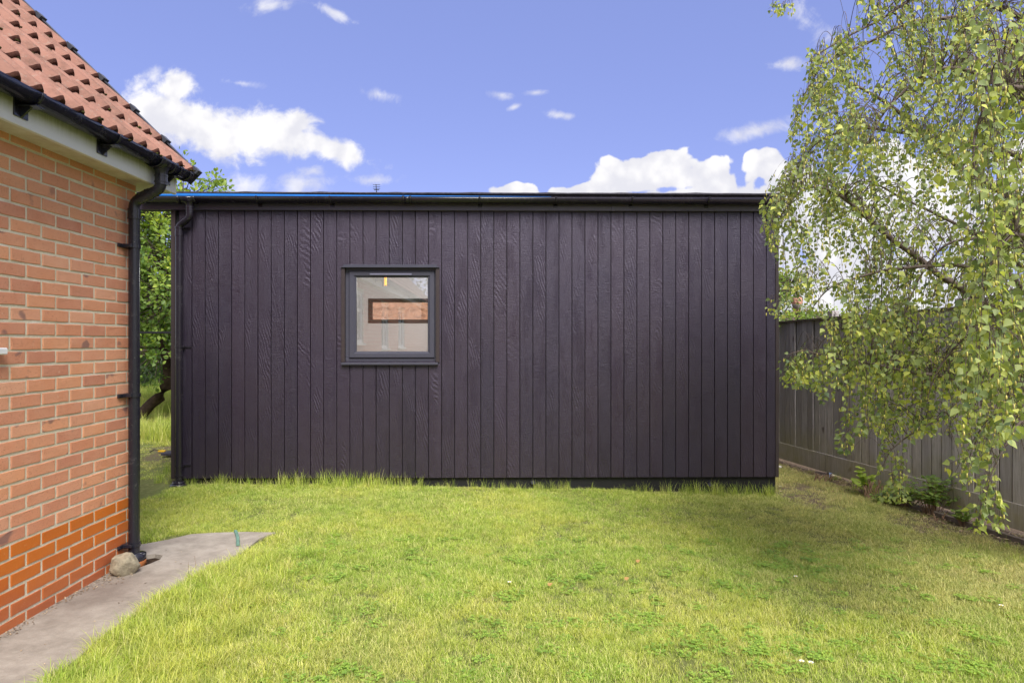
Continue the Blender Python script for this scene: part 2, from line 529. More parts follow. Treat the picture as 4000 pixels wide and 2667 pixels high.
def m_path():
    k = Mat('old_concrete', .9, .2)
    p = k.pos()
    c = k.ramp(k.noise(k.mapping(p, (1, 1, 1)), 5.5, 8, .75), [(.3, (.21, .185, .155)), (.5, (.31, .275, .235)), (.7, (.41, .37, .32))])
    dk = k.noise(p, 1.7, 4, .6)
    # damp dirty patch beside the drain and along the wall
    dd = k.n('ShaderNodeVectorMath', operation='DISTANCE'); k.l(k.mapping(p, (1.9, 1, 0)), dd.inputs[0]); dd.inputs[1].default_value = (-2.36 * 1.9, 3.86, 0)
    dirt = k.ramp(k.math('ADD', dd.outputs['Value'], k.math('MULTIPLY', k.noise(p, 7, 5, .7), .5)), [(.32, 1.0), (.80, 0.0)])
    c = k.mix(k.math('MULTIPLY', dirt, .55), c, (.13, .095, .08))
    c = k.mix(k.ramp(dk, [(.55, 0.0), (.7, .35)]), c, (.20, .16, .14))
    spk = k.ramp(k.noise(k.mapping(p, (1, 2.2, 1)), 60, 3, .6), [(.68, 0.0), (.73, 1.0)])
    c = k.mix(k.math('MULTIPLY', spk, .45), c, (.62, .58, .54))
    fine = k.noise(p, 230, 4, .8)
    c = k.mix(k.ramp(fine, [(.35, .35), (.55, 0.0)]), c, (.17, .14, .12))
    k.col(c)
    k.bump(k.math('ADD', k.noise(p, 24, 6, .7), k.math('MULTIPLY', fine, .3)), .006, .8)
    return k.m
def m_bark():
    k = Mat('birch_bark', .8, .2)
    g = k.noise(k.mapping(k.pos(), (6, 6, 20)), 3, 5, .7)
    k.col(k.ramp(g, [(.3, (.07, .05, .045)), (.55, (.16, .125, .11)), (.75, (.28, .24, .21))]))
    k.bump(g, .003)
    return k.m
def m_glass(name, refl):
    k = Mat(name)
    t = k.n('ShaderNodeBsdfTransparent'); t.inputs[0].default_value = (.93, .95, .94, 1)
    g = k.n('ShaderNodeBsdfGlossy'); g.inputs['Roughness'].default_value = 0.0
    lw = k.n('ShaderNodeLayerWeight'); lw.inputs[0].default_value = .35
    mx = k.n('ShaderNodeMixShader')
    k.l(k.math('ADD', refl, k.math('MULTIPLY', lw.outputs['Fresnel'], .6), clamp=True), mx.inputs[0])
    k.l(t.outputs[0], mx.inputs[1]); k.l(g.outputs[0], mx.inputs[2]); k.l(mx.outputs[0], k.out.inputs[0])
    return k.m
def m_emit(name, c, s):
    k = Mat(name)
    k.b.inputs['Emission Color'].default_value = (*c, 1)
    k.b.inputs['Emission Strength'].default_value = s
    k.col(c)
    return k.m

M = dict(
    brick=m_brick(), plinth=m_plinth(), mortar=m_mortar(), tile=m_tile(), nose=m_tile_nose(), moss=m_moss(),
    black=m_plastic('black_gutter_plastic', (.014, .014, .022), .22, .30),
    black2=m_plastic('brown_black_gutter_plastic', (.017, .014, .022), .2, .2),
    trim=m_plastic('dark_trim', (.040, .030, .032), .38, .06),
    fascia2=m_plastic('dark_fascia', (.085, .075, .115), .33, .08),
    skirt=m_simple('black_skirt', (.010, .010, .012), .6),
    grey=m_plastic('anthracite_frame', (.055, .055, .078), .36, .05),
    gasket=m_simple('gasket', (.008, .008, .010), .5),
    fascia=m_fascia(), soffit=m_soffit(), white=m_simple('white_upvc', (.70, .70, .72), .35, .5, .05, 6),
    verge=m_plastic('verge_plastic', (.045, .048, .062), .4, .2),
    clad=m_clad(), fence=m_fence(), ground=m_ground(), path=m_path(), bark=m_bark(),
    blue=m_simple('blue_strip', (.02, .18, .62), .35, .5, .1, 4),
    felt=m_simple('roof_membrane', (.055, .05, .07), .7, .3, .4, 30),
    glass=m_glass('window_glass', .17), terra=m_simple('terracotta', (.52, .19, .07), .8, .2, .25, 25, .001),
    rock=m_simple('sandstone', (.33, .29, .21), .9, .2, .35, 18, .006),
    cream=m_simple('cream_paint', (.80, .78, .79), .8, .2, .03, 3), inner_floor=m_simple('room_floor', (.34, .24, .15), .5, .4, .2, 8),
    rust_roof=m_simple('far_pantile', (.56, .27, .17), .85, .2, .35, 9, .004),
    wood=m_simple('grey_timber', (.17, .14, .115), .9, .2, .3, 14, .003),
    stick=m_simple('dead_stem', (.27, .18, .12), .9, .1, .3, 30),
    soil=m_simple('bare_soil', (.06, .04, .028), 1.0, .05, .5, 30, .02),
    strap=m_simple('green_hose', (.13, .24, .19), .55, .4, .15, 20),
    backing=m_simple('gap_shade_backing', (.07, .06, .045), .95, .1, .3, 14),
    darkbark=m_simple('dark_bark', (.055, .038, .03), .95, .1, .4, 9, .01),
    darkglass=m_glass('house_glass', .35),
)

# ------------------------------------------------------------------ ground
def sstep(x, a, b):
    t = np.clip((x - a) / (b - a), 0, 1)
    return t * t * (3 - 2 * t)
FX0, FY0, FDX = 3.52, 8.77, -.18          # fence line X = FX0 + FDX*(Y-FY0)
def fence_x(y): return FX0 + FDX * (y - FY0)
def ln(x, y, s, o=0.0):
    return mnoise.noise(Vector((x * s + o, y * s - o, o * .37)))
def lawn_z(x, y):
    x = np.asarray(x, float); y = np.asarray(y, float)
    z = -.020 - .105 * sstep(x, -2.2, 2.8) * (1 - .35 * sstep(-y, -5.5, -3))
    z = z + .010 * np.sin(x * 2.1 + y * 1.3) * np.sin(y * 1.7 - x * .6) + .006 * np.sin(x * 5.3 + 1) * np.sin(y * 4.4)
    z = z + .14 * sstep(y, 9.2, 15.0) * (1 - sstep(x, -3, 0))
    under = sstep(-x, 2.06, 2.14) * (1 - sstep(y, 4.85, 4.95))
    return z * (1 - under) + (-.10) * under
def soil_amt(x, y):
    s = 0.0
    d = fence_x(y) - x
    n = ln(x, y, 3.1, 4.0) * .22 + ln(x, y, 9, 2.0) * .10
    s = max(s, 1 - min(1, max(0, (d - .17 + n * 1.0) / .12)))          # strip at the fence foot
    e = math.hypot((x - 2.98) / .34, (y - 6.85) / .55)
    s = max(s, .85 * (1 - min(1, max(0, (e - .65 + n * 3.0) / .6))))
    e = math.hypot((x - 3.72) / .42, (y - 5.75) / .42)
    s = max(s, .85 * (1 - min(1, max(0, (e - .6 + n * 3) / .6))))
    e = math.hypot((x + 4.45) / .45, (y - 8.9) / .8)
    s = max(s, .7 * (1 - min(1, max(0, (e - .7 + n * 2) / .4))))
    if y > 8 and x > 0: s = max(s, .4)
    if -3.6 < x < 2.7 and y > 6.95 and y < 10.2: s = 1
    return s
def dry_amt(x, y):
    n = ln(x, y, .9, 9.0) + .5 * ln(x, y, 2.6, 3.0)
    d = fence_x(y) - x
    r = 1 - min(1, max(0, (d - 1.0) / 1.7))
    v = r * (.80 + .5 * n) * (1 if y > 3.9 else max(0, 1 - (3.9 - y) / .9))
    v = max(v, .42 + n * .7 if (x < -2.6 and y > 7.6) else 0)
    v = max(v, n * .55 - .12)
    return min(1, max(0, v))
def ax(a, b, step, far):
    core = list(np.arange(a, b + 1e-6, step))
    lo = [a - d for d in (far, far * .3, far * .1, 3, 1.2, .4)]
    hi = [b + d for d in (.4, 1.2, 3, far * .1, far * .3, far)]
    return np.array(lo + core + hi)
gx, gy = ax(-7, 5.2, .075, 400), ax(1.2, 12, .075, 400)
XX, YY = np.meshgrid(gx, gy)
ZZ = lawn_z(XX, YY)
nx, ny = len(gx), len(gy)
vv = np.stack([XX, YY, ZZ], -1).reshape(-1, 3)
me = bpy.data.meshes.new('lawn_ground')
idx = np.arange(nx * ny).reshape(ny, nx)
quads = np.stack([idx[:-1, :-1], idx[:-1, 1:], idx[1:, 1:], idx[1:, :-1]], -1).reshape(-1, 4)
me.from_pydata(vv.tolist(), [], quads.tolist())
me.polygons.foreach_set('use_smooth', [True] * len(quads))
at = me.attributes.new('soil', 'FLOAT', 'POINT')
at.data.foreach_set('value', [soil_amt(x, y) if (abs(x) < 9 and 0 < y < 14) else 0.0 for x, y, z in vv])
me.materials.append(M['ground'])
tag(put(bpy.data.objects.new('lawn_ground', me)), kind='structure')

PE = ([2.0, 2.8, 3.3, 3.7, 4.04, 4.28, 4.38, 4.65, 4.9, 5.04], [-1.95, -1.97, -2.02, -2.0, -1.96, -1.88, -1.845, -1.86, -1.855, -1.82])
def path_edge(y): return float(np.interp(y, *PE)) + .012 * ln(y, 0, 6, 5)
# concrete path along the house, with the hole round the drain left open
def path_build():
    outer = [(-2.56, 1.0), (-1.93, 1.0)]
    y = 1.2
    while y < 4.95:
        outer.append((path_edge(y), y))
        y += .09
    outer += [(-1.80, 5.045), (-2.02, 5.06), (-2.25, 5.04), (-2.42, 5.0), (-2.52, 4.86), (-2.66, 4.74), (-2.95, 4.70), (-3.6, 4.70), (-3.6, 4.50), (-2.56, 4.50)]
    hole = [(-2.53, 4.27), (-2.40, 4.25), (-2.365, 4.33), (-2.345, 4.42), (-2.37, 4.50), (-2.44, 4.53), (-2.50, 4.495), (-2.53, 4.42)]
    bm = bmesh.new()
    def loop(pts, z): return [bm.verts.new((x, y, z)) for x, y in pts]
    zt = 0.0
    a = loop(outer, zt); b = loop(hole, zt)
    ea = [bm.edges.new((a[i], a[(i + 1) % len(a)])) for i in range(len(a))]
    eb = [bm.edges.new((b[i], b[(i + 1) % len(b)])) for i in range(len(b))]
    bmesh.ops.triangle_fill(bm, use_beauty=True, use_dissolve=False, edges=ea + eb)
    for ring in (a, b):
        low = [bm.verts.new((v.co.x, v.co.y, -.10)) for v in ring]
        for i in range(len(ring)):
            j = (i + 1) % len(ring)
            bm.faces.new((ring[i], ring[j], low[j], low[i]))
    bmesh.ops.recalc_face_normals(bm, faces=bm.faces[:])
    me = bpy.data.meshes.new('concrete_path'); bm.to_mesh(me); bm.free()
    me.materials.append(M['path'])
    tag(put(bpy.data.objects.new('concrete_path', me)), kind='structure')
    s = MB(); s.box(-2.6, -2.30, 4.2, 4.6, -.13, -.028)
    tag(s.build('soil_bed', M['soil']), kind='structure')
path_build()

# ------------------------------------------------------------------ brick house
house = empty('brick_house', (-2.53, 4.46, 0), 0, 'red brick house with pantiled roof and black guttering, cut off by the left edge', 'house')
def hpart(mb, name, mat, parent=None):
    """mesh given in world coordinates, parented under the house (or one of its parts)"""
    o = mb.build(name, mat)
    p = parent or house
    o.parent = p
    o.matrix_parent_inverse = Matrix.Translation(-house.location)
    return o
WX = -2.53; YC = 4.4625; Z0 = -.022
wb = MB()
house_win = [(1.80, 3.235, 1.42, 2.33), (-1.0, -.1, 1.30, 2.25), (-3.6, -2.5, 1.30, 2.25)]   # y0,y1,z0,z1
def wall_with_holes(mb, x0, x1, ya, yb, za, zb, holes):
    ys = sorted({ya, yb, *[h[0] for h in holes], *[h[1] for h in holes]})
    for i in range(len(ys) - 1):
        hh = [h for h in holes if h[0] <= ys[i] + 1e-6 and h[1] >= ys[i + 1] - 1e-6]
        if hh:
            mb.box(x0, x1, ys[i], ys[i + 1], za, hh[0][2]); mb.box(x0, x1, ys[i], ys[i + 1], hh[0][3], zb)
        else:
            mb.box(x0, x1, ys[i], ys[i + 1], za, zb)
wall_with_holes(wb, -2.80, WX - .0035, -12, YC, -.1, 2.56, house_win)
wb.box(-8.5, -2.80, 4.20, YC, -.1, 2.56)
wall = hpart(wb, 'wall', M['mortar'])
gb = MB()
gb.add([(-8.5, YC - .26, 2.56), (-2.53, YC - .26, 2.56), (-5.5, YC - .26, 5.55), (-8.5, YC, 2.56), (-2.53, YC, 2.56), (-5.5, YC, 5.55)], [(0, 1, 2), (5, 4, 3), (1, 4, 5, 2), (0, 2, 5, 3)])
hpart(gb, 'gable', M['brick'])
def brick_verts(L, r):
    """front face +X at x=0, body behind; outline slightly uneven"""
    H = .0612
    out = []
    n1 = 4 if L > .15 else 2
    for i in range(n1): out.append((i / n1 * L, 0))
    out.append((L, 0)); out.append((L, H / 2)); out.append((L, H))
    for i in range(n1 - 1, 0, -1): out.append((i / n1 * L, H))
    out.append((0, H)); out.append((0, H / 2))
    n = len(out)
    j = [(r.uniform(-.0014, .0014), r.uniform(-.0016, .0016)) for _ in out]
    fr, md, bk = [], [], []
    for (y, z), (a, b) in zip(out, j):
        yy, zz = y + a - L / 2, z + b - H / 2
        cy = yy * (1 - .0065 / (L / 2)); cz = zz * (1 - .0022 / (H / 2))
        fr.append((r.uniform(-.0008, .0006), cy, cz)); md.append((-.0022, yy, zz)); bk.append((-.03, yy, zz))
    vs = fr + md + bk
    fs = [tuple(range(n))]
    for i in range(n):
        k = (i + 1) % n
        fs.append((n + i, n + k, k, i)); fs.append((2 * n + i, 2 * n + k, n + k, n + i))
    return vs, fs
rb = random.Random(3)
var = {}
for kind, L in (('s', .215), ('h', .1025)):
    for mk in ('brick', 'plinth'):
        var[kind, mk] = []
        for _ in range(10 if kind == 's' else 4):
            m = MB(); m.add(*brick_verts(L - .0038, rb))
            var[kind, mk].append(m.build('brick', M[mk], link=False).data)
rest = {'brick': MB(), 'plinth': MB()}
YV = 3.05
for row in range(34):
    zc = Z0 + .075 * row + .005 + .0325
    mk = 'plinth' if row < 6 else 'brick'
    odd = row % 2
    spans = []
    if odd: y = YC
    else:
        spans.append((YC - .1025, YC)); y = YC - .1125
    while y > -11.9:
        spans.append((y - .215, y)); y -= .225
    for a, b in spans:
        clip = None
        for (h0, h1, hz0, hz1) in house_win:
            if hz0 - .03 < zc < hz1 + .03 and a < h1 and b > h0:
                clip = (h0, h1)
        if clip:
            h0, h1 = clip
            if a < h0 - .06: b = h0
            elif b > h1 + .06: a = h1
            else: continue
        L = b - a
        kind = 's' if L > .16 else 'h'
        if b > YV and (abs(L - .215) < .002 or abs(L - .1025) < .002 or True):
            o = bpy.data.objects.new('brick', rb.choice(var[kind, mk]))
            COL.objects.link(o)
            o.parent = wall
            o.location = (WX + rb.uniform(-.0012, .0016) + 2.53, (a + b) / 2 - 4.46 + rb.uniform(-.001, .001), zc + rb.uniform(-.0015, .0015))
            o.rotation_euler = (rb.uniform(-.006, .006), 0, rb.uniform(-.004, .004))
            o.scale = (1, L / (.215 if kind == 's' else .1025), 1)
        else:
            rest[mk].box(WX - .03, WX + rb.uniform(-.001, .001), a, b, zc - .0325, zc + .0325)
# the wall object's frame is world minus the house origin
wall.matrix_parent_inverse = Matrix.Identity(4)
wall.location = (2.53 * 1, -4.46, 0)
wall.location = (0, 0, 0)
for v in wall.data.vertices: v.co -= house.location
for mk, nm in (('brick', 'brickwork'), ('plinth', 'plinth_brickwork')):
    o = rest[mk].build(nm, M[mk]); o.parent = wall; o['kind'] = 'stuff'
    for v in o.data.vertices: v.co -= house.location
# house windows
for (h0, h1, hz0, hz1) in house_win:
    f = MB(); X = -2.60
    for (a, b, c, d) in ((h0, h1, hz0, hz0 + .06), (h0, h1, hz1 - .06, hz1)):
        f.box(X, X + .05, a, b, c, d, .006)
    for (a, b) in ((h0, h0 + .06), (h1 - .06, h1), ((h0 + h1) / 2 - .03, (h0 + h1) / 2 + .03)):
        f.box(X + .003, X + .047, a, b, hz0 + .06, hz1 - .06, .006)
    f.box(X + .005, X + .045, h0 + .06, h1 - .06, hz1 - .36, hz1 - .31, .006)
    w = hpart(f, 'window', M['white'])
    g = MB(); g.box(X + .02, X + .026, h0 + .05, h1 - .05, hz0 + .05, hz1 - .05)
    g.box(-2.799, -2.79, h0 + .01, h1 - .01, hz0 + .01, hz1 - .01)
    pane = hpart(g, 'pane', M['darkglass'], w)
    pane.matrix_parent_inverse = Matrix.Identity(4)
    g = MB(); g.box(-2.58, -2.488, h0 - .04, h1 + .04, hz0 - .035, hz0 - .001, .005)
    s_ = hpart(g, 'window_sill', M['white'], w)
    s_.matrix_parent_inverse = Matrix.Identity(4)
# back porch frame reflected in the garden room's window
# fascia, soffit
f = MB(); f.box(-2.385, -2.360, -12, 4.648, 2.483, 2.70, .003)
hpart(f, 'fascia', M['fascia'])
f = MB(); f.box(-2.50, -2.386, 4.632, 4.65, 2.483, 2.64, .003)
f.box(-2.385, -2.359, 4.650, 4.664, 2.48, 2.642, .003)
hpart(f, 'fascia_end', M['white'])
n_s = 22
for i in range(n_s):
    pass
f = MB()
y = 4.63
k = 0
while y > -12:
    L = 1.2
    f.box(-2.53 + .001, -2.3865, max(-12, y - L) + .0015, y - .0015, 2.493, 2.503)
    y -= L
f.box(-2.75, -2.5305, 4.465, 4.63, 2.4935, 2.5035)
hpart(f, 'soffit', M['soffit'])

# roof
TAN = .986; ANG = math.atan(TAN)
rx, rzz = -2.265, 2.628              # underside line at first nose
def roof_frame(s, y, lift):          # s metres up the slope
    return Vector((rx - s * math.cos(ANG) + lift * math.sin(ANG), y, rzz + s * math.sin(ANG) + lift * math.cos(ANG)))
rf = MB()
a, b = roof_frame(.13, -12.2, -.03), roof_frame(.13, 4.74, -.03)
c, d = roof_frame(4.6, 4.74, -.03), roof_frame(4.6, -12.2, -.03)
a2, b2, c2, d2 = [v + Vector((-.04, 0, -.05)) for v in (a, b, c, d)]
ridge_x = c.x
e, g_ = Vector((2 * ridge_x - b.x, 4.74, b.z)), Vector((2 * ridge_x - a.x, -12.2, a.z))
rf.add([a, b, c, d, a2, b2, c2, d2, e, g_], [(0, 1, 2, 3), (7, 6, 5, 4), (0, 4, 5, 1), (1, 5, 6, 2), (0, 3, 7, 4), (3, 2, 8, 9)])
roof = hpart(rf, 'roof', M['nose'])
roof.matrix_parent_inverse = Matrix.Identity(4)
for v in roof.data.vertices: v.co -= house.location
GA, TW = .313, .30
def tile_mesh(r, cut=None):
    n = 20
    L = .40
    th = .026
    w = TW - .003 if cut is None else cut
    prof = []
    for i in range(n + 1):
        y = w * i / n
        t = (y % .15) / .15
        d_ = abs(t - .5)
        h = .042 * (math.cos(min(1, d_ / .34) * math.pi) * .5 + .5)
        prof.append((y, h))
    # local frame: x up slope, y along eaves, z normal; nose lifted
    vs = []
    for (s, lift) in ((0, .030), (.020, .038), (L * .5, .024), (L, .0)):
        for y, h in prof:
            vs.append((s, y - w / 2, lift + h + r.uniform(-.0008, .0008) + (-.004 if s == 0 else 0)))
    top = len(vs)
    fs = []; m = n + 1
    for q in range(3):
        for i in range(n):
            fs.append((q * m + i, q * m + i + 1, (q + 1) * m + i + 1, (q + 1) * m + i))
    for y, h in prof: vs.append((.002, y - w / 2, h * .85 + .036 - th - .006))
    nose = []
    for i in range(n): nose.append((top + i, top + i + 1, i + 1, i))
    for y, h in prof: vs.append((L, y - w / 2, -.012))
    for side in (0, n):
        fs.append((side, m + side, 2 * m + side, 3 * m + side, top + m + side, top + side))
    return vs, fs, nose
def build_tile(r, cut=None):
    vs, fs, nose = tile_mesh(r, cut)
    # map slope frame -> world axes (x up-slope goes to -X,+Z)
    cs, sn = math.cos(ANG), math.sin(ANG)
    wv = [(-x * cs + z * sn, y, x * sn + z * cs) for x, y, z in vs]
    me = bpy.data.meshes.new('roof_tile')
    me.from_pydata(wv, [], fs + nose)
    me.materials.append(M['tile']); me.materials.append(M['nose'])
    for i in list(range(20)) + list(range(len(fs), len(fs) + len(nose))): me.polygons[i].material_index = 1
    me.polygons.foreach_set('use_smooth', [i < 60 for i in range(len(fs) + len(nose))])
    return me
tiles = [build_tile(rb) for _ in range(6)]
mossmb = MB()
restv, restf, restm = [], [], []
YEND = 4.75
def blob(mb, c, r, rr):
    bm = bmesh.new(); bmesh.ops.create_icosphere(bm, subdivisions=1, radius=1)
    mb.add([Vector((v.co.x * r, v.co.y * r * 1.3, v.co.z * r * .75)) * rr.uniform(.75, 1.2) + c for v in bm.verts], [[v.index for v in f.verts] for f in bm.faces], True)
    bm.free()
for cidx in range(14):
    s = cidx * GA
    ncol = 56
    for t in range(ncol):
        yc = YEND - .012 - TW / 2 - t * TW
        if yc < -11.9: break
        p = roof_frame(s, yc, -.030)
        if cidx < 9 and t < 8:
            o = bpy.data.objects.new('roof_tile', rb.choice(tiles))
            COL.objects.link(o); o.parent = roof
            o.location = p - house.location + Vector((rb.uniform(-.003, .003), rb.uniform(-.002, .002), rb.uniform(-.002, .003)))
            o.rotation_euler = (rb.uniform(-.006, .006), rb.uniform(-.004, .004), rb.uniform(-.008, .008))
            for q in range(rb.choice((1, 2, 4, 5))):
                yy = yc + rb.uniform(-.15, .15)
                tt = ((yy - (yc - TW / 2)) % .15) / .15
                hh = .04 * (math.cos(min(1, abs(tt - .5) / .36) * math.pi) * .5 + .5)
                blob(mossmb, roof_frame(s - .004 + rb.uniform(-.012, .006), yy, -.030 + .028 + hh * .9 + rb.uniform(-.008, .010)), rb.uniform(.007, .015), rb)
        else:
            me = tiles[(t + cidx) % 6]
            base = len(restv)
            restv += [tuple(v.co + p - house.location) for v in me.vertices]
            restf += [tuple(base + i for i in f.vertices) for f in me.polygons]
            restm += [f.material_index for f in me.polygons]
me = bpy.data.meshes.new('roof_tiles'); me.from_pydata(restv, [], restf)
me.materials.append(M['tile']); me.materials.append(M['nose'])
me.polygons.foreach_set('material_index', restm)
o = put(bpy.data.objects.new('roof_tiles', me), roof); o['kind'] = 'stuff'
o = mossmb.build('moss', M['moss']); o.parent = roof; o['kind'] = 'stuff'
for v in o.data.vertices: v.co -= house.location
# dry verge units
vc = MB()
cs, sn = math.cos(ANG), math.sin(ANG)
def vbox(mb, s0, s1, y0, y1, l0, l1):
    pts = []
    for l in (l0, l1):
        for (s, y) in ((s0, y0), (s1, y0), (s1, y1), (s0, y1)):
            pts.append((-s * cs + l * sn, y, s * sn + l * cs))
    mb.add(pts, [(0, 3, 2, 1), (4, 5, 6, 7), (0, 1, 5, 4), (1, 2, 6, 5), (2, 3, 7, 6), (3, 0, 4, 7)])
vbox(vc, .05, .345, -.030, .012, .060, .067)
vbox(vc, .05, .345, .006, .012, -.05, .060)
vbox(vc, -.006, .050, -.045, .016, .050, .082)
vbox(vc, -.006, .050, .008, .017, -.04, .050)
vm = vc.build('verge_cap', M['verge'], link=False)
for cidx in range(14):
    o = bpy.data.objects.new('verge_cap', vm.data); put(o, roof)
    o.location = roof_frame(cidx * GA, YEND, -.030) - house.location
# gutter
def half_gutter(mb, p0, p1, r, axis='y', th=.003, n=14):
    """p0,p1 = ends of the rim centreline"""
    vs, fs = [], []
    p0, p1 = Vector(p0), Vector(p1)
    d = (p1 - p0).normalized(); side = d.cross(Vector((0, 0, 1))).normalized()
    for p in (p0, p1):
        for rr in (r, r - th):
            for i in range(n + 1):
                a_ = math.pi * i / n
                vs.append(p + side * (math.cos(a_) * rr) + Vector((0, 0, -math.sin(a_) * rr)))
    m = n + 1
    for i in range(n):
        fs.append((i, i + 1, 2 * m + i + 1, 2 * m + i))
        fs.append((m + i, 3 * m + i, 3 * m + i + 1, m + i + 1))
        fs.append((i, m + i, m + i + 1, i + 1)); fs.append((2 * m + i, 2 * m + i + 1, 3 * m + i + 1, 3 * m + i))
    for e_ in (0, n):
        fs.append((e_, 2 * m + e_, 3 * m + e_, m + e_))
    mb.add(vs, fs, True)
def end_cap(mb, p, d, r, th=.012):
    d = Vector(d).normalized(); side = d.cross(Vector((0, 0, 1))).normalized(); n = 14
    A = [Vector(p) + side * math.cos(math.pi * i / n) * r + Vector((0, 0, -math.sin(math.pi * i / n) * r)) for i in range(n + 1)]
    B = [v + d * th for v in A]
    mb.add(A + B, [tuple(range(n, -1, -1)), tuple(range(n + 1, 2 * n + 2))] + [(i, i + 1, n + 2 + i, n + 1 + i) for i in range(n)] + [(0, n + 1, 2 * n + 1, n)])
GX, GZ, GR = -2.302, 2.636, .057
gm = MB()
half_gutter(gm, (GX, -12.0, GZ), (GX, 4.67, GZ), GR)
gutter = hpart(gm, 'gutter', M['black'])
def sub(mb, name, mat, parent):
    o = mb.build(name, mat)
    o.parent = parent
    o.matrix_parent_inverse = Matrix.Translation(-house.location) if parent is house else Matrix.Identity(4)
    return o
g = MB(); end_cap(g, (GX, 4.66, GZ), (0, 1, 0), GR + .004, .018)
half_gutter(g, (GX, 4.63, GZ + .001), (GX, 4.662, GZ + .001), GR + .005)
sub(g, 'end_cap', M['black'], gutter)
for yb in (3.18, 3.81, 4.52, 2.4, 1.6, .8):
    g = MB()
    half_gutter(g, (GX, yb - .013, GZ + .002), (GX, yb + .013, GZ + .002), GR + .004)
    # fascia plate and web
    g.box(-2.3595, -2.352, yb - .045, yb + .045, GZ - .115, GZ - .002, .001)
    g.add([(-2.353, yb - .006, GZ - .115), (-2.353, yb - .006, GZ - .03), (GX + .01, yb - .006, GZ - .058), (-2.353, yb + .006, GZ - .115), (-2.353, yb + .006, GZ - .03), (GX + .01, yb + .006, GZ - .058)],
          [(0, 2, 1), (3, 4, 5), (0, 3, 5, 2)])
    g.box(-2.352, GX + .04, yb - .03, yb + .03, GZ - .066, GZ - .0605, .001)
    sub(g, 'gutter_bracket', M['black'], gutter)
g = MB()
half_gutter(g, (GX, 4.26, GZ + .001), (GX, 4.44, GZ + .001), GR + .006)
for yy in (4.262, 4.425):
    half_gutter(g, (GX, yy - .012, GZ + .003), (GX, yy + .016, GZ + .003), GR + .012)
g.tube([(GX, 4.35, GZ - .05), (GX, 4.35, GZ - .075), (GX, 4.35, GZ - .10)], [.048, .040, .038], 20)
sub(g, 'gutter_outlet', M['black'], gutter)
# downpipe
def arc_pipe(mb, pts, r, n=18, bend=.05):
    """tube through points with rounded corners"""
    P_ = [Vector(p) for p in pts]
    out = [P_[0]]
    for i in range(1, len(P_) - 1):
        a_ = (P_[i - 1] - P_[i]).normalized(); b_ = (P_[i + 1] - P_[i]).normalized()
        out += bezier(P_[i] + a_ * bend, P_[i], P_[i] + b_ * bend, 6)
    out.append(P_[-1])
    mb.tube(out, r, n)
PX, PY = -2.472, 4.338
g = MB()
arc_pipe(g, [(GX, 4.35, 2.555), (GX, 4.35, 2.452), (PX, PY, 2.365), (PX, PY, .03)], .034, 22, .045)
pipe = hpart(g, 'downpipe', M['black'])
g = MB()
for (p0, p1) in (((GX, 4.35, 2.565), (GX, 4.35, 2.475)),):
    g.tube([p0, p1], .0385, 22)
for z in (2.535, 2.495): g.tube([(GX, 4.35, z - .004), (GX, 4.35, z + .004)], .0415, 22)
d_ = (Vector((PX, PY, 2.365)) - Vector((GX, 4.35, 2.452))).normalized()
m0 = Vector((GX, 4.35, 2.452)) + d_ * .07
g.tube([m0, m0 + d_ * .085], .0375, 22)
for q in (.0, .05): g.tube([m0 + d_ * (q + .02), m0 + d_ * (q + .026)], .0405, 22)
g.tube([(PX, PY, 2.315), (PX, PY, 2.25)], .0385, 22)
g.tube([(PX, PY, 2.256), (PX, PY, 2.249)], .041, 22)
sub(g, 'pipe_socket', M['black'], pipe)
for i, z in enumerate((2.07, 1.10, .125)):
    g = MB()
    g.tube([(PX, PY, z - .012), (PX, PY, z + .012)], .0395, 22)
    g.box(WX + .002, WX + .014, PY - .095, PY + .06, z - .014, z + .010, .002)
    g.box(WX + .010, PX + .01, PY - .052, PY - .030, z - .012, z + .012, .003)
    g.tube([(WX + .012, PY - .082, z - .002), (WX + .019, PY - .082, z - .002)], .006, 8)
    sub(g, 'pipe_clip', M['black'], pipe)
g = MB()
g.tube([(PX + .008, PY - .01, .022), (PX + .008, PY - .01, .03), (PX + .008, PY - .01, .066), (PX + .008, PY - .01, .072), (PX + .008, PY - .01, .070), (PX + .008, PY - .01, .04)],
       [.064, .068, .068, .062, .052, .045], 28)
sub(g, 'rubber_collar', M['black'], pipe)
g = MB()
g.tube([(PX + .01, PY - .015, -.08), (PX + .01, PY - .015, -.02), (PX + .01, PY - .015, -.005), (PX + .01, PY - .015, .024)], [.050, .052, .069, .069], 28)
sub(g, 'clay_drain', M['terra'], pipe)

# ------------------------------------------------------------------ garden room
TH = math.atan2(.08, 6.228)
SX0, SY0 = -3.471, 6.80
room = empty('garden_room', (SX0, SY0, 0), TH, 'long black timber-clad garden room with one square window and flat roof', 'garden room')
def sloc(px, dy=0.0):
    """local x on the plane y=dy of the garden room for a photo column px"""
    u = (px - CX) / F
    ox, oy = SX0 - dy * math.sin(TH), SY0 + dy * math.cos(TH)
    return (u * oy - ox) / (math.cos(TH) - u * math.sin(TH))
def zloc(px, py, dy=0.0):
    s = sloc(px, dy)
    Y = SY0 + s * math.sin(TH) + dy * math.cos(TH)
    return CH + (CY - py) / F * Y
S_R = sloc(3038)
ZB, ZT = .052, 2.80
WH = (sloc(1348), sloc(1705), zloc(1500, 1412), zloc(1500, 1047))     # opening
joints = [sloc(754) + i * (sloc(2990) - sloc(754)) / 44 for i in range(45)]
edges = [sloc(676)] + [sloc(703)] + joints + [sloc(3028)]
GAPW = .0034
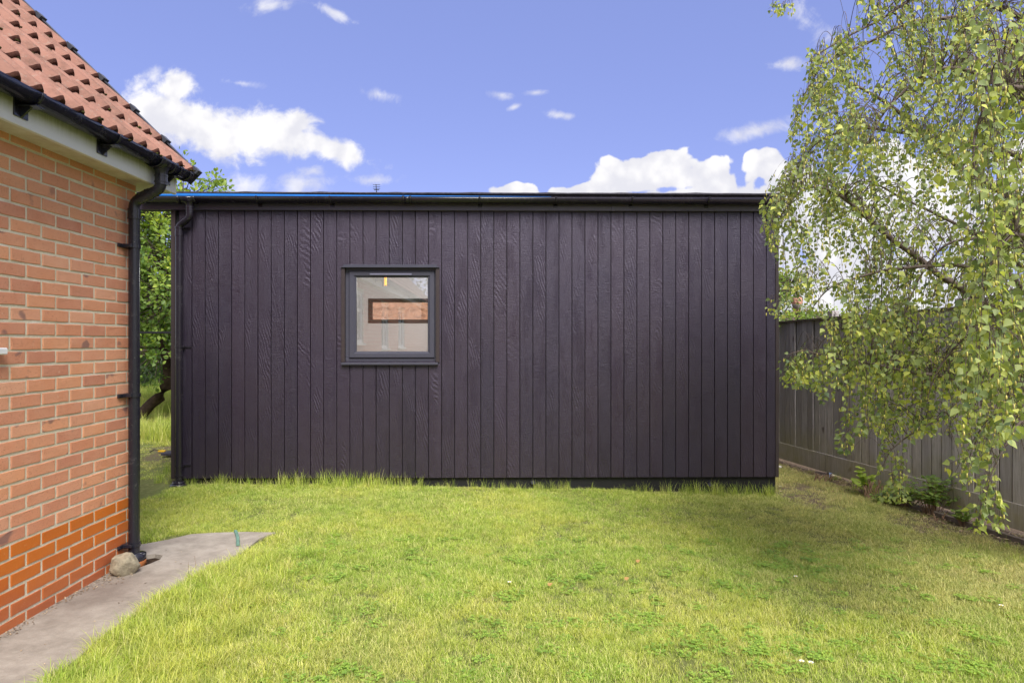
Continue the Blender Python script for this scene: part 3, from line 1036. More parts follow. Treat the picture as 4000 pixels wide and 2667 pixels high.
def plank(x0, x1, r):
    """outline pieces for one board, notched round the window"""
    a_, b_, c_, d_ = WH
    x0 += GAPW; x1 -= GAPW
    if x1 <= a_ or x0 >= b_: return [[(x0, ZB), (x1, ZB), (x1, ZT), (x0, ZT)]]
    if x0 >= a_ and x1 <= b_: return [[(x0, ZB), (x1, ZB), (x1, c_), (x0, c_)], [(x0, d_), (x1, d_), (x1, ZT), (x0, ZT)]]
    if x0 < a_: return [[(x0, ZB), (x1, ZB), (x1, c_), (a_, c_), (a_, d_), (x1, d_), (x1, ZT), (x0, ZT)]]
    return [[(x0, ZB), (x1, ZB), (x1, ZT), (x0, ZT), (x0, d_), (b_, d_), (b_, c_), (x0, c_)]]
for i in range(1, len(edges) - 1):
    for poly in plank(edges[i], edges[i + 1], rb):
        bm = bmesh.new()
        cxm = sum(p[0] for p in poly) / len(poly)
        dpt = rb.uniform(-.0008, .0008)
        fr = [bm.verts.new((x, -.022 + dpt, z)) for x, z in poly]
        bm.faces.new(fr)
        ext = bmesh.ops.extrude_face_region(bm, geom=bm.faces[:])
        for v in [g2 for g2 in ext['geom'] if isinstance(g2, bmesh.types.BMVert)]: v.co.y = 0.0
        bmesh.ops.recalc_face_normals(bm, faces=bm.faces[:])
        ed = [e2 for e2 in bm.edges if all(v.co.y < -.01 for v in e2.verts) and abs(e2.verts[0].co.x - e2.verts[1].co.x) < 1e-5]
        bmesh.ops.bevel(bm, geom=ed, offset=.0010, segments=1, affect='EDGES')
        me = bpy.data.meshes.new('plank')
        for v in bm.verts: v.co.x -= cxm
        bm.to_mesh(me); bm.free(); me.materials.append(M['clad'])
        o = put(bpy.data.objects.new('plank', me), room); o.location.x = cxm
g = MB()   # corner trims
g.box(sloc(674), sloc(690), -.034, .0, ZB - .005, ZT, .002)
g.build('corner_trim', M['trim'], room)
g = MB(); g.box(sloc(3026), S_R + .0, -.030, .0, ZB - .002, ZT, .002); g.build('corner_trim', M['trim'], room)
# wall carcass (outer dark, inner cream)
DP = 3.25
def ring_wall(mb, y0, y1, x0, x1, z0, z1, hole):
    a_, b_, c_, d_ = hole
    mb.box(x0, a_, y0, y1, z0, z1); mb.box(b_, x1, y0, y1, z0, z1)
    mb.box(a_, b_, y0, y1, z0, c_); mb.box(a_, b_, y0, y1, d_, z1)
X0, X1 = sloc(680), S_R - .012
hole1 = (WH[0] - .001, WH[1] + .001, WH[2] - .001, WH[3] + .001)
g = MB(); ring_wall(g, .002, .07, X0, X1, ZB + .004, 2.93, hole1)
g.box(X0, X0 + .07, .071, DP, ZB, 2.93); g.box(X1 - .07, X1, .071, DP, ZB, 2.93)
sl0 = (-547 / F * 10.0) - SX0
slot = (sl0, sl0 + 1.55, 1.735, 2.085)
door = (X1 - 2.9, X1 - .35, .14, 2.45)
def back_wall(mb, y0, y1):
    mb.box(X0 + .07, slot[0], y0, y1, ZB, 2.93); mb.box(slot[0], slot[1], y0, y1, ZB, slot[2]); mb.box(slot[0], slot[1], y0, y1, slot[3], 2.93)
    mb.box(slot[1], door[0], y0, y1, ZB, 2.93); mb.box(door[0], door[1], y0, y1, door[3], 2.93); mb.box(door[0], door[1], y0, y1, ZB, door[2]); mb.box(door[1], X1 - .07, y0, y1, ZB, 2.93)
back_wall(g, DP - .07, DP)
wl_ = g.build('wall', M['skirt'], room)
g = MB(); ring_wall(g, .0705, .085, X0 + .071, X1 - .071, .14, 2.62, hole1)
g.box(X0 + .0705, X0 + .085, .086, DP - .086, .14, 2.62); g.box(X1 - .085, X1 - .0705, .086, DP - .086, .14, 2.62)
def back_in(mb, y0, y1):
    a_, b_ = X0 + .086, X1 - .086
    mb.box(a_, slot[0], y0, y1, .14, 2.62); mb.box(slot[0], slot[1], y0, y1, .14, slot[2]); mb.box(slot[0], slot[1], y0, y1, slot[3], 2.62)
    mb.box(slot[1], door[0], y0, y1, .14, 2.62); mb.box(door[0], door[1], y0, y1, door[3], 2.62); mb.box(door[1], b_, y0, y1, .14, 2.62)
back_in(g, DP - .085, DP - .0705)
g.box(X0 + .075, X1 - .075, .075, DP - .075, 2.621, 2.64)
g.build('inner_wall', M['cream'], room)
g = MB(); g.box(X0 + .075, X1 - .075, .075, DP - .075, .10, .139); g.build('floor', M['inner_floor'], room)
# slot window frame, and an unseen glazed door added at the back for daylight
def frame(mb, x0, x1, z0, z1, y0, y1, w, ch=.003):
    mb.box(x0, x1, y0, y1, z0, z0 + w, ch); mb.box(x0, x1, y0, y1, z1 - w, z1, ch)
    mb.box(x0, x0 + w, y0 + .0005, y1 - .0005, z0 + w, z1 - w, ch); mb.box(x1 - w, x1, y0 + .0005, y1 - .0005, z0 + w, z1 - w, ch)
g = MB(); frame(g, slot[0] - .01, slot[1] + .01, slot[2] - .01, slot[3] + .01, DP - .10, DP - .02, .055)
w2 = g.build('slot_window', M['gasket'], room)
g = MB(); g.box(slot[0] + .02, slot[1] - .02, DP - .05, DP - .045, slot[2] + .02, slot[3] - .02); g.build('pane', M['glass'], w2)
g = MB(); frame(g, door[0], door[1], door[2], door[3], DP - .06, DP, .06)
g.box((door[0] + door[1]) / 2 - .05, (door[0] + door[1]) / 2 + .05, DP - .055, DP - .005, door[2] + .06, door[3] - .06, .003)
pd = g.build('added_patio_door', M['grey'], room)
g = MB(); g.box(door[0] + .05, door[1] - .05, DP - .035, DP - .03, door[2] + .05, door[3] - .05); g.build('pane', M['glass'], pd)
# roof
g = MB(); g.box(X0, S_R, .05, DP + .3, 2.93, 2.955); g.box(-.33, S_R, -.055, .0499, 2.93, 2.955)
g.build('roof', M['felt'], room)
g = MB()
n = 60
vs, fs = [], []
for i in range(n + 1):
    x = -.335 + (S_R + .335) * i / n
    j = rb.uniform(0, .0035) + (.004 if i % 7 == 3 else 0)
    for (y, z) in ((-.085, 2.953), (-.085, 2.965 + j), (.3, 2.985 + j), (.3, 2.956)):
        vs.append((x, y, z))
for i in range(n):
    for q in range(4):
        fs.append((4 * i + q, 4 * i + (q + 1) % 4, 4 * i + 4 + (q + 1) % 4, 4 * i + 4 + q))
g.add(vs, fs)
g.build('roof_membrane', M['felt'], room)
g = MB()
xe = sloc(2150)
g.add([(-.33, -.083, 2.925), (xe, -.083, 2.925), (xe, -.083, 2.927), (-.33, -.083, 2.9525), (-.33, -.07, 2.925), (xe, -.07, 2.925), (xe, -.07, 2.927), (-.33, -.07, 2.9525)],
      [(0, 1, 2, 3), (4, 7, 6, 5), (0, 3, 7, 4), (1, 5, 6, 2), (3, 2, 6, 7), (0, 4, 5, 1)])
g.build('blue_roof_film', M['blue'], room)
fz0 = zloc(2000, 823, -.06)
g = MB(); g.box(-.33, sloc(2390, -.06), -.06, -.040, fz0, 2.928, .002); g.box(sloc(2405, -.06), S_R, -.06, -.040, fz0, 2.928, .002)
fa = g.build('fascia', M['fascia2'], room)
g = MB(); g.box(sloc(2390, -.06) - .002, sloc(2405, -.06) + .002, -.064, -.0385, fz0 - .002, 2.928, .002); g.build('fascia_joiner', M['fascia2'], fa)
g = MB(); g.box(-.33, S_R, -.0398, -.0005, fz0 + .004, fz0 + .014); g.build('soffit', M['fascia2'], room)
g = MB(); g.box(-.33, -.312, -.0395, .05, fz0, 2.928, .002); g.box(-.3119, X0 - .001, .030, .05, fz0 + .002, 2.928); g.build('fascia', M['fascia2'], room)
# gutter
GY, GZ2, GR2 = -.120, 2.898, .055
gm = MB(); half_gutter(gm, (-.28, GY, GZ2), (S_R + .002, GY, GZ2), GR2)
end_cap(gm, (S_R, GY, GZ2), (1, 0, 0), GR2 + .003, .008); end_cap(gm, (-.28, GY, GZ2), (-1, 0, 0), GR2 + .003, .008)
gut2 = gm.build('gutter', M['black2'], room)
for px in (1008, 1293, 1874, 2171, 2468, 2765):
    x = sloc(px, GY)
    g = MB(); half_gutter(g, (x - .009, GY, GZ2 + .002), (x + .009, GY, GZ2 + .002), GR2 + .003)
    g.box(x - .010, x + .010, GY - GR2 - .006, GY - GR2 + .006, GZ2 - .004, GZ2 + .010, .002)
    g.box(x - .02, x + .02, -.066, -.0605, GZ2 - .08, GZ2, .001)
    g.build('gutter_bracket', M['black2'], gut2)
g = MB(); x0, x1 = sloc(1577, GY), sloc(1607, GY)
half_gutter(g, (x0, GY, GZ2 + .001), (x1, GY, GZ2 + .001), GR2 + .004)
for x in (x0 + .004, x1 - .004):
    half_gutter(g, (x - .010, GY, GZ2 + .003), (x + .010, GY, GZ2 + .003), GR2 + .009)
    g.box(x - .012, x + .012, GY - GR2 - .010, GY - GR2 + .004, GZ2 - .002, GZ2 + .012, .002)
g.build('gutter_union', M['black2'], gut2)
ox = sloc(741, GY)
g = MB(); half_gutter(g, (sloc(698, GY), GY, GZ2 + .001), (sloc(768, GY), GY, GZ2 + .001), GR2 + .004)
for px in (702, 765):
    x = sloc(px, GY)
    half_gutter(g, (x - .012, GY, GZ2 + .003), (x + .012, GY, GZ2 + .003), GR2 + .010)
g.tube([(ox, GY, GZ2 - .045), (ox, GY, GZ2 - .065), (ox, GY, GZ2 - .09)], [.060, .040, .037], 20)
g.build('gutter_outlet', M['black2'], gut2)
pyy = -.075
pxx = sloc(699, pyy)
g = MB(); arc_pipe(g, [(ox, GY, GZ2 - .08), (ox, GY, 2.70), (pxx, pyy, 2.625), (pxx, pyy, .01)], .034, 20, .045)
dp2 = g.build('downpipe', M['black2'], room)
g = MB(); g.tube([(ox, GY, GZ2 - .09), (ox, GY, 2.745)], .0375, 20)
for z in (GZ2 - .105, 2.765): g.tube([(ox, GY, z), (ox, GY, z + .008)], .041, 20)
d_ = (Vector((pxx, pyy, 2.625)) - Vector((ox, GY, 2.70))).normalized(); m0 = Vector((ox, GY, 2.70)) + d_ * .045
g.tube([m0, m0 + d_ * .05], .0375, 20)
g.tube([(pxx, pyy, 2.57), (pxx, pyy, 2.52)], .0375, 20)
g.build('pipe_socket', M['black2'], dp2)
for py in (889, 1354, 1819):
    z = zloc(699, py, pyy)
    g = MB(); g.tube([(pxx, pyy, z - .010), (pxx, pyy, z + .010)], .0385, 20)
    g.box(pxx + .02, pxx + .10, -.034, -.0225, z - .012, z + .010, .002)
    g.box(pxx + .02, pxx + .045, pyy, -.030, z - .010, z + .010, .002)
    g.build('pipe_clip', M['black2'], dp2)
g = MB(); g.tube([(pxx, pyy, .085), (pxx, pyy, .09)], .040, 20)
g.tube([(pxx, pyy, -.03), (pxx, pyy, .0), (pxx, pyy, .012), (pxx, pyy, .02)], [.085, .085, .07, .045], 24)
g.tube([(pxx, pyy, .02), (pxx, pyy, .035)], [.066, .060], 24)
g.build('gully_collar', M['black2'], dp2)
# skirt with two vent sleeves; its left stretch is added black for the shaded void
g = MB(); g.box(sloc(690), sloc(3026, .03), .012, .06, -.14, ZB - .002)
g.box(sloc(3026, .03) - .05, sloc(3026, .03) - .002, .0605, DP, -.14, ZB - .002)
g.box(sloc(690), sloc(690) + .05, .0605, DP, -.14, ZB - .002)
g.build('skirting', M['skirt'], room)
for px, py in ((2083, 1879), (2772, 1886)):
    x, z = sloc(px, .02), zloc(px, py, .02)
    g = MB(); g.tube([(x, .012, z), (x, -.004, z)], .030, 20, False); g.tube([(x, -.004, z), (x, .010, z)], .026, 20, False)
    g.tube([(x, .0095, z), (x, .0115, z)], .026, 20)
    g.build('vent_sleeve', M['grey'], room)
# main window
def fr_px(mb, x0, x1, y0, y1, d0, d1, w, ch=.003):
    frame(mb, sloc(x0), sloc(x1), zloc(1500, y1), zloc(1500, y0), d0, d1, w, ch)
g = MB(); fr_px(g, 1348.3, 1704.7, 1045, 1412, .010, .07, .040, .004)
win = g.build('window', M['grey'], room)
g = MB()
# sash with bevelled profile
def sash(mb, xa, xb, ya, yb, xi, xj, yi, yj, yo, ym, yin):
    A = [(sloc(xa), zloc(1500, yb)), (sloc(xb), zloc(1500, yb)), (sloc(xb), zloc(1500, ya)), (sloc(xa), zloc(1500, ya))]
    I = [(sloc(xi), zloc(1500, yj)), (sloc(xj), zloc(1500, yj)), (sloc(xj), zloc(1500, yi)), (sloc(xi), zloc(1500, yi))]
    def lerp(t): return [(a_[0] * (1 - t) + b_[0] * t, a_[1] * (1 - t) + b_[1] * t) for a_, b_ in zip(A, I)]
    prof = [(0.0, .03), (0.0, yo + .004), (.08, yo), (.68, yo), (.80, ym), (.90, ym), (1.0, yin), (1.0, .035)]
    vs = []
    for t, y in prof:
        for x, z in lerp(t): vs.append((x, y, z))
    fs = []
    for q in range(len(prof) - 1):
        for i in range(4):
            fs.append((4 * q + i, 4 * q + (i + 1) % 4, 4 * q + 4 + (i + 1) % 4, 4 * q + 4 + i))
    mb.add(vs, fs)
sash(g, 1364, 1697, 1060, 1397, 1391, 1671, 1083, 1373, -.006, .004, .014)
sa = g.build('sash', M['grey'], win)
g = MB(); g.box(sloc(1388), sloc(1674), .022, .026, zloc(1500, 1376), zloc(1500, 1080)); g.build('pane', M['glass'], win)
g = MB(); fr_px(g, 1389.5, 1672.5, 1081.5, 1374.5, .0145, .020, .006, 0); g.build('gasket', M['gasket'], win)
g = MB(); g.box(sloc(1445), sloc(1609), -.016, -.0065, zloc(1500, 1075), zloc(1500, 1068.5), .002); g.build('trickle_vent', m_plastic('vent_highlight_grey', (.16, .16, .23), .3, .05), win)  # lighter grey puts the vent's highlight into its colour
g = MB(); g.box(sloc(1336), sloc(1348) - .0005, -.036, -.002, zloc(1340, 1414), zloc(1340, 1046), .002)
g.box(sloc(1705) + .0005, sloc(1718), -.036, -.002, zloc(1710, 1414), zloc(1710, 1046), .002)
g.box(WH[0] - .001, WH[0] + .004, -.034, .02, WH[2], WH[3]); g.box(WH[1] - .004, WH[1] + .001, -.034, .02, WH[2], WH[3])
g.build('window_reveal', M['trim'], win)
g = MB(); zt_ = zloc(1500, 1045)
g.box(sloc(1343), sloc(1708), -.030, -.010, zt_, zloc(1500, 1034.5), .002)
g.box(sloc(1335), sloc(1718), -.052, -.006, zt_ - .004, zt_ + .003)
g.build('head_flashing', M['grey'], win)
g = MB(); g.box(sloc(1338), sloc(1713), -.062, .02, zloc(1500, 1424.5), zloc(1500, 1415), .003); g.build('window_sill', M['grey'], win)
# bulb
bx, bz = sloc(1506, 1.35), zloc(1506, 1100, 1.35)
g = MB(); g.tube([(bx, 1.35, 2.62), (bx, 1.35, bz + .10)], .003, 6); g.tube([(bx, 1.35, bz + .10), (bx, 1.35, bz + .06)], .018, 12)
bulb = g.build('bulb_holder', M['gasket'], room)
g = MB()
for ph in range(2):
    g.tube([(bx + .013 * math.sin(t * 1.1 + ph * math.pi), 1.35 + .013 * math.cos(t * 1.1 + ph * math.pi), bz + .05 - t * .0052) for t in range(20)], .0024, 5)
g.build('filament', m_emit('filament', (1.0, .33, .05), 2.4), bulb)
ld = bpy.data.lights.new('bulb_light', 'POINT'); ld.energy = 24; ld.color = (1, .97, .94); ld.shadow_soft_size = .05
lo = bpy.data.objects.new('bulb_light', ld); put(lo, room); lo.location = (bx + .6, 1.5, bz - .02)

# ------------------------------------------------------------------ fence
fence = empty('timber_fence', (fence_x(8.77), 8.77, 0), 0, 'tall weathered featheredge fence running along the right side behind the birch', 'fence')
FD = Vector((FDX, 1, 0)).normalized()          # direction away from the camera
FN = Vector((-1, FDX * 1, 0)).normalized()     # toward the garden
FN = Vector((-FD.y, FD.x, 0))
frot = math.atan2(FD.y, FD.x)
fence.rotation_euler = (0, 0, frot)
# local: x along the fence (+ away), y toward the garden
def ftop(t): return 1.45 + .242 - .018 * t * 1.0
pm = []
for q in range(5):
    m = MB()
    w = .111
    m.add([(-w / 2, 0, 0), (w / 2, 0, 0), (w / 2, .016, 0), (-w / 2, .011, 0), (-w / 2, 0, 1), (w / 2, 0, 1), (w / 2, .016, 1), (-w / 2, .011, 1)],
          [(0, 3, 2, 1), (4, 5, 6, 7), (0, 1, 5, 4), (1, 2, 6, 5), (2, 3, 7, 6), (3, 0, 4, 7)])
    pm.append(m.build('fence_board', M['fence'], link=False).data)
# board meshes are unit high so that the grain keeps its scale a few real heights are made
real = []
for q in range(6):
    m = MB(); w = .1100; r_ = random.Random(q)
    H = 1.60
    m.box(-w / 2, w / 2, 0, .015, 0, H, .002)
    real.append(m.build('fence_board', M['fence'], link=False).data)
t = -6.4
zg = -.11
gbh = .21
while t < 4.0:
    o = bpy.data.objects.new('fence_board', rb.choice(real)); put(o, fence)
    top = ftop(t)
    o.location = (t, rb.uniform(-.002, .006), zg + gbh + .014)
    o.scale = (rb.uniform(.97, 1.0), 1, (top - (zg + gbh + .012)) / 1.60)
    o.rotation_euler = (rb.uniform(-.004, .004), rb.uniform(-.004, .004), rb.uniform(-.03, .03))
    t += .1185
t = -6.4
while t < 4.0:
    g = MB(); g.box(0, 1.79, -.006, .020, 0, gbh, .003)
    o = g.build('gravel_board', M['fence'], fence); o.location = (t, .006, zg + .03); o.rotation_euler = (rb.uniform(-.01, .01), rb.uniform(-.004, .004), 0)
    g = MB(); g.box(-.045, .045, -.12, -.03, -.3, ftop(t) + .10, .004)
    o = g.build('fence_post', M['fence'], fence); o.location = (t - .01, 0, 0)
    t += 1.8
g = MB()
a_, b_ = -6.4, 4.0
n = 8
for i in range(n):
    ta, tb = a_ + (b_ - a_) * i / n, a_ + (b_ - a_) * (i + 1) / n - .003
    za, zb = ftop(ta), ftop(tb)
    g2 = MB()
    g2.add([(ta, -.028, za), (tb, -.028, zb), (tb, .036, zb), (ta, .036, za), (ta, -.028, za + .024), (tb, -.028, zb + .024), (tb, .036, zb + .021), (ta, .036, za + .021)],
           [(0, 3, 2, 1), (4, 5, 6, 7), (0, 1, 5, 4), (1, 2, 6, 5), (2, 3, 7, 6), (3, 0, 4, 7)])
    g2.build('capping_rail', M['wood'], fence)
g = MB(); g.add([(-6.4, -.028, 0), (4.0, -.028, 0), (4.0, -.012, 0), (-6.4, -.012, 0), (-6.4, -.028, ftop(-6.4) - .003), (4.0, -.028, ftop(4.0) - .003), (4.0, -.012, ftop(4.0) - .003), (-6.4, -.012, ftop(-6.4) - .003)], [(0, 3, 2, 1), (4, 5, 6, 7), (0, 1, 5, 4), (1, 2, 6, 5), (2, 3, 7, 6), (3, 0, 4, 7)])
g.build('gap_shade_panel', M['backing'], fence)  # dark sheet added behind the boards so their gaps read as shaded lines
# timber edging on the ground by the fence
eg = MB(); eg.box(-3.9, -2.1, .20, .235, -.16, -.075, .004)
o = eg.build('timber_edging', M['wood']); o.location = fence.location; o.rotation_euler = fence.rotation_euler
tag(o, 'narrow timber edging board lying along the grass below the fence at right', 'edging')

# ------------------------------------------------------------------ foliage builders
LEAF_BIRCH = np.array([(0, 0, 0), (.36, .17, .05), (.40, .34, .06), (.20, .68, .02), (0, 1, -.06), (-.20, .68, .02), (-.40, .34, .06), (-.36, .17, .05), (0, .40, -.03)])
LB_F = [(0, 1, 2, 8), (8, 2, 3, 4), (8, 4, 5, 6), (0, 8, 6, 7)]
LEAF_OVAL = np.array([(0, 0, 0), (.26, .30, .05), (.28, .62, .04), (0, 1, -.05), (-.28, .62, .04), (-.26, .30, .05)])
LO_F = [(0, 1, 2, 3), (0, 3, 4, 5)]
def leaf_mesh(name, pos, tip, nrm, size, mat, rnd, tmpl=LEAF_BIRCH, faces=LB_F):
    pos = np.asarray(pos); tip = np.asarray(tip); nrm = np.asarray(nrm); size = np.asarray(size)[:, None]
    tip = tip / np.linalg.norm(tip, axis=1, keepdims=True)
    x = np.cross(tip, nrm); x /= np.linalg.norm(x, axis=1, keepdims=True) + 1e-9
    z = np.cross(x, tip)
    N, K = len(pos), len(tmpl)
    v = pos[:, None, :] + (x[:, None, :] * tmpl[None, :, 0:1] + tip[:, None, :] * tmpl[None, :, 1:2] + z[:, None, :] * tmpl[None, :, 2:3]) * size[:, None, :]
    v = v.reshape(-1, 3)
    fa = np.array(faces)
    f = (fa[None] + (np.arange(N) * K)[:, None, None]).reshape(-1, fa.shape[1])
    me = bpy.data.meshes.new(name)
    me.vertices.add(len(v)); me.vertices.foreach_set('co', v.ravel())
    me.loops.add(f.size); me.loops.foreach_set('vertex_index', f.ravel().astype(np.int32))
    me.polygons.add(len(f)); me.polygons.foreach_set('loop_start', np.arange(0, f.size, fa.shape[1], dtype=np.int32))
    me.update(calc_edges=True)
    me.polygons.foreach_set('use_smooth', [True] * len(f))
    a_ = me.attributes.new('rnd', 'FLOAT', 'FACE'); a_.data.foreach_set('value', np.repeat(rnd, len(faces)).astype(np.float32))
    me.materials.append(mat)
    return bpy.data.objects.new(name, me)
def thin_tubes(name, lines, mat, n=3):
    """lines: list of (points Nx3, radii N) -> one mesh"""
    vs, fs = [], []
    for pts, rad in lines:
        base = len(vs)
        m_ = len(pts)
        for i in range(m_):
            t_ = pts[min(i + 1, m_ - 1)] - pts[max(i - 1, 0)]
            l_ = math.sqrt(t_[0] ** 2 + t_[1] ** 2 + t_[2] ** 2) + 1e-9
            t_ = t_ / l_
            ax_ = np.array((0., 0., 1.)) if abs(t_[2]) < .8 else np.array((1., 0., 0.))
            a1 = np.cross(t_, ax_); a1 /= np.linalg.norm(a1); b1 = np.cross(t_, a1)
            for k_ in range(n):
                an = 2 * math.pi * k_ / n
                vs.append(tuple(pts[i] + (a1 * math.cos(an) + b1 * math.sin(an)) * rad[i]))
        for i in range(m_ - 1):
            for k_ in range(n):
                fs.append((base + i * n + k_, base + i * n + (k_ + 1) % n, base + (i + 1) * n + (k_ + 1) % n, base + (i + 1) * n + k_))
    me = bpy.data.meshes.new(name); me.from_pydata(vs, [], fs)
    me.polygons.foreach_set('use_smooth', [True] * len(fs))
    me.materials.append(mat)
    return bpy.data.objects.new(name, me)

M['birchleaf'] = leaf_mat('birch_leaf', [(0, (.15, .21, .12)), (.35, (.27, .34, .14)), (.65, (.38, .44, .16)), (.85, (.52, .57, .17)), (1.0, (.66, .68, .17))])
M['catkin'] = m_simple('catkin', (.60, .54, .16), .8, .2, .2, 60)
M['treeleaf'] = leaf_mat('tree_leaf', [(0, (.10, .18, .045)), (.4, (.19, .29, .065)), (.7, (.32, .42, .08)), (1.0, (.56, .60, .12))])
M['shrubleaf'] = leaf_mat('shrub_leaf', [(0, (.12, .19, .06)), (.5, (.22, .32, .08)), (1.0, (.42, .52, .10))])
M['darkleaf'] = leaf_mat('hedge_leaf', [(0, (.03, .055, .018)), (.5, (.055, .10, .028)), (1.0, (.12, .19, .045))], transl=.3)

# ------------------------------------------------------------------ birch
def catmull(pts, per=8):
    out = []
    Q = [pts[0]] + pts + [pts[-1]]
    for i in range(1, len(Q) - 2):
        p0, p1, p2, p3 = Q[i - 1], Q[i], Q[i + 1], Q[i + 2]
        for k_ in range(per):
            t_ = k_ / per
            out.append(.5 * ((2 * p1) + (-p0 + p2) * t_ + (2 * p0 - 5 * p1 + 4 * p2 - p3) * t_ ** 2 + (-p0 + 3 * p1 - 3 * p2 + p3) * t_ ** 3))
    out.append(Q[-2])
    return out
TX, TY = 3.93, 4.35
birch = empty('weeping_birch', (TX, TY, -.07), 0, 'weeping silver birch overhanging the lawn and fence from the right edge', 'tree')
OFF = np.array((TX, TY, -.07))
limb_px = [
    (1.25, .040, [(3900, 1210, 4.35), (3692, 1095, 4.4), (3587, 1010, 4.35), (3446, 905, 4.3), (3341, 807, 4.25), (3271, 751, 4.2), (3190, 728, 4.2), (3110, 760, 4.2), (3040, 850, 4.2)]),
    (2.1, .034, [(4000, 632, 4.5), (3818, 582, 4.6), (3622, 526, 4.7), (3510, 502, 4.7), (3376, 491, 4.7), (3257, 523, 4.7), (3180, 570, 4.7), (3130, 640, 4.7)]),
    (1.9, .045, [(4000, 800, 4.7), (3853, 709, 4.9), (3776, 660, 5.0), (3600, 520, 5.0), (3450, 400, 5.0), (3300, 320, 5.0), (3200, 350, 5.0), (3130, 450, 5.0)]),
    (3.2, .030, [(3900, 30, 4.5), (3760, 60, 4.5), (3620, 80, 4.5), (3510, 105, 4.5), (3410, 160, 4.5), (3300, 210, 4.5), (3200, 280, 4.5), (3140, 380, 4.5)]),
    (3.4, .024, [(3900, -90, 4.2), (3700, -40, 4.1), (3560, 10, 4.1), (3440, 84, 4.1), (3306, 140, 4.1), (3200, 205, 4.1), (3165, 260, 4.1)]),
    (3.5, .022, [(3900, -200, 4.9), (3650, -230, 5.0), (3400, -160, 5.0), (3200, -90, 5.0), (3090, -30, 5.0), (3055, 20, 5.0)]),
    (1.0, .028, [(3950, 1095, 4.0), (3838, 1059, 3.9), (3700, 1030, 3.9), (3500, 1050, 3.9), (3350, 1085, 3.9), (3250, 1120, 3.9), (3180, 1200, 3.9)]),
    (.75, .030, [(3960, 1500, 4.4), (3780, 1443, 4.6), (3660, 1370, 4.6), (3560, 1293, 4.6), (3460, 1250, 4.6), (3370, 1240, 4.6), (3290, 1290, 4.6)]),
    (.6, .026, [(3970, 1560, 4.2), (3800, 1500, 4.1), (3680, 1470, 4.0), (3545, 1451, 4.0), (3406, 1425, 4.0), (3252, 1396, 4.0), (3142, 1366, 4.0), (3080, 1385, 4.0)]),
    (.5, .022, [(3970, 1640, 4.2), (3850, 1600, 4.1), (3700, 1630, 4.1), (3580, 1690, 4.1), (3480, 1760, 4.1), (3430, 1850, 4.1)]),
    (.9, .020, [(4060, 1560, 3.7), (4010, 1640, 3.45), (3956, 1704, 3.35), (3875, 1821, 3.3), (3846, 1960, 3.3)]),
    (2.6, .030, [(4000, 400, 4.1), (3850, 300, 3.9), (3700, 260, 3.8), (3560, 330, 3.8), (3450, 450, 3.8), (3400, 560, 3.8)]),
    (1.5, .024, [(4000, 980, 4.1), (3850, 930, 3.8), (3700, 960, 3.7), (3600, 1080, 3.7), (3550, 1220, 3.7)]),
    (1.2, .024, [(3980, 1300, 3.9), (3900, 1250, 3.6), (3780, 1300, 3.5), (3680, 1420, 3.5), (3620, 1560, 3.5)]),
    (2.4, .028, [(4080, 420, 3.3), (3960, 330, 2.9), (3860, 400, 2.75), (3800, 540, 2.7), (3790, 700, 2.7)]),
    (1.6, .024, [(4080, 1000, 3.4), (3990, 900, 3.1), (3900, 960, 3.0), (3850, 1120, 3.0), (3840, 1300, 3.0)]),
    (2.9, .026, [(4000, 200, 5.0), (3800, 170, 5.1), (3650, 210, 5.2), (3500, 300, 5.2), (3380, 420, 5.2), (3330, 560, 5.2)]),
    (1.4, .026, [(3950, 1010, 4.8), (3750, 880, 5.0), (3560, 790, 5.1), (3420, 720, 5.1), (3330, 720, 5.1), (3270, 800, 5.1)]),
]
trunk_pts = [Vector((TX + .03 * math.sin(z * 1.3), TY + .04 * math.sin(z), z)) for z in np.arange(-.12, 4.9, .25)]
g = MB(); g.tube([p - Vector(OFF) for p in trunk_pts], [.085 - .013 * max(0, p.z) for p in trunk_pts], 14)
k = Mat('birch_trunk', .7, .3)
tn = k.noise(k.mapping(k.pos(), (1, 1, 5)), 5, 5, .7)
k.col(k.ramp(tn, [(.35, (.05, .04, .04)), (.48, (.45, .42, .40)), (.8, (.58, .55, .53))])); k.bump(tn, .004)
g.build('trunk', k.m, birch)
skel, skr = [], []
limb_lines = []
for (z0, r0, pts) in limb_px:
    base = min(trunk_pts, key=lambda p: abs(p.z - z0)).copy(); base.z = z0
    pp = [base] + [P(*q) for q in pts]
    cv = catmull(pp, 7)
    cv = [c_ + Vector((ln(c_.x * 3, c_.z * 3, 1, r0 * 99), ln(c_.y * 3, c_.z * 3, 1, r0 * 55), ln(c_.x * 2, c_.y * 3, 1, r0 * 77))) * .03 for c_ in cv]
    nn = len(cv)
    rad = [r0 * .78 * (1 - .90 * (i / (nn - 1)) ** .7) for i in range(nn)]
    limb_lines.append(([np.array(c_) - OFF for c_ in cv], rad))
    for i, c_ in enumerate(cv):
        if i > 6: skel.append(np.array(c_)); skr.append(rad[i])
for pts_, rad_ in limb_lines:
    put(thin_tubes('branch', [(pts_, rad_)], M['bark'], 8), birch)
skel = np.array(skel)
left_edge = [(-400, 3330), (0, 3360), (60, 3290), (130, 3240), (200, 3165), (300, 3130), (400, 3105), (500, 3085), (560, 3100), (620, 3070), (690, 3000), (760, 2972), (860, 2985), (930, 3000), (1000, 3035), (1080, 3060),
             (1120, 3075), (1180, 3130), (1250, 3225), (1320, 3235), (1345, 3130), (1380, 3060), (1500, 3060), (1530, 3190), (1600, 3260), (1700, 3270), (1760, 3290), (1800, 3390), (1960, 3430), (2080, 3780)]
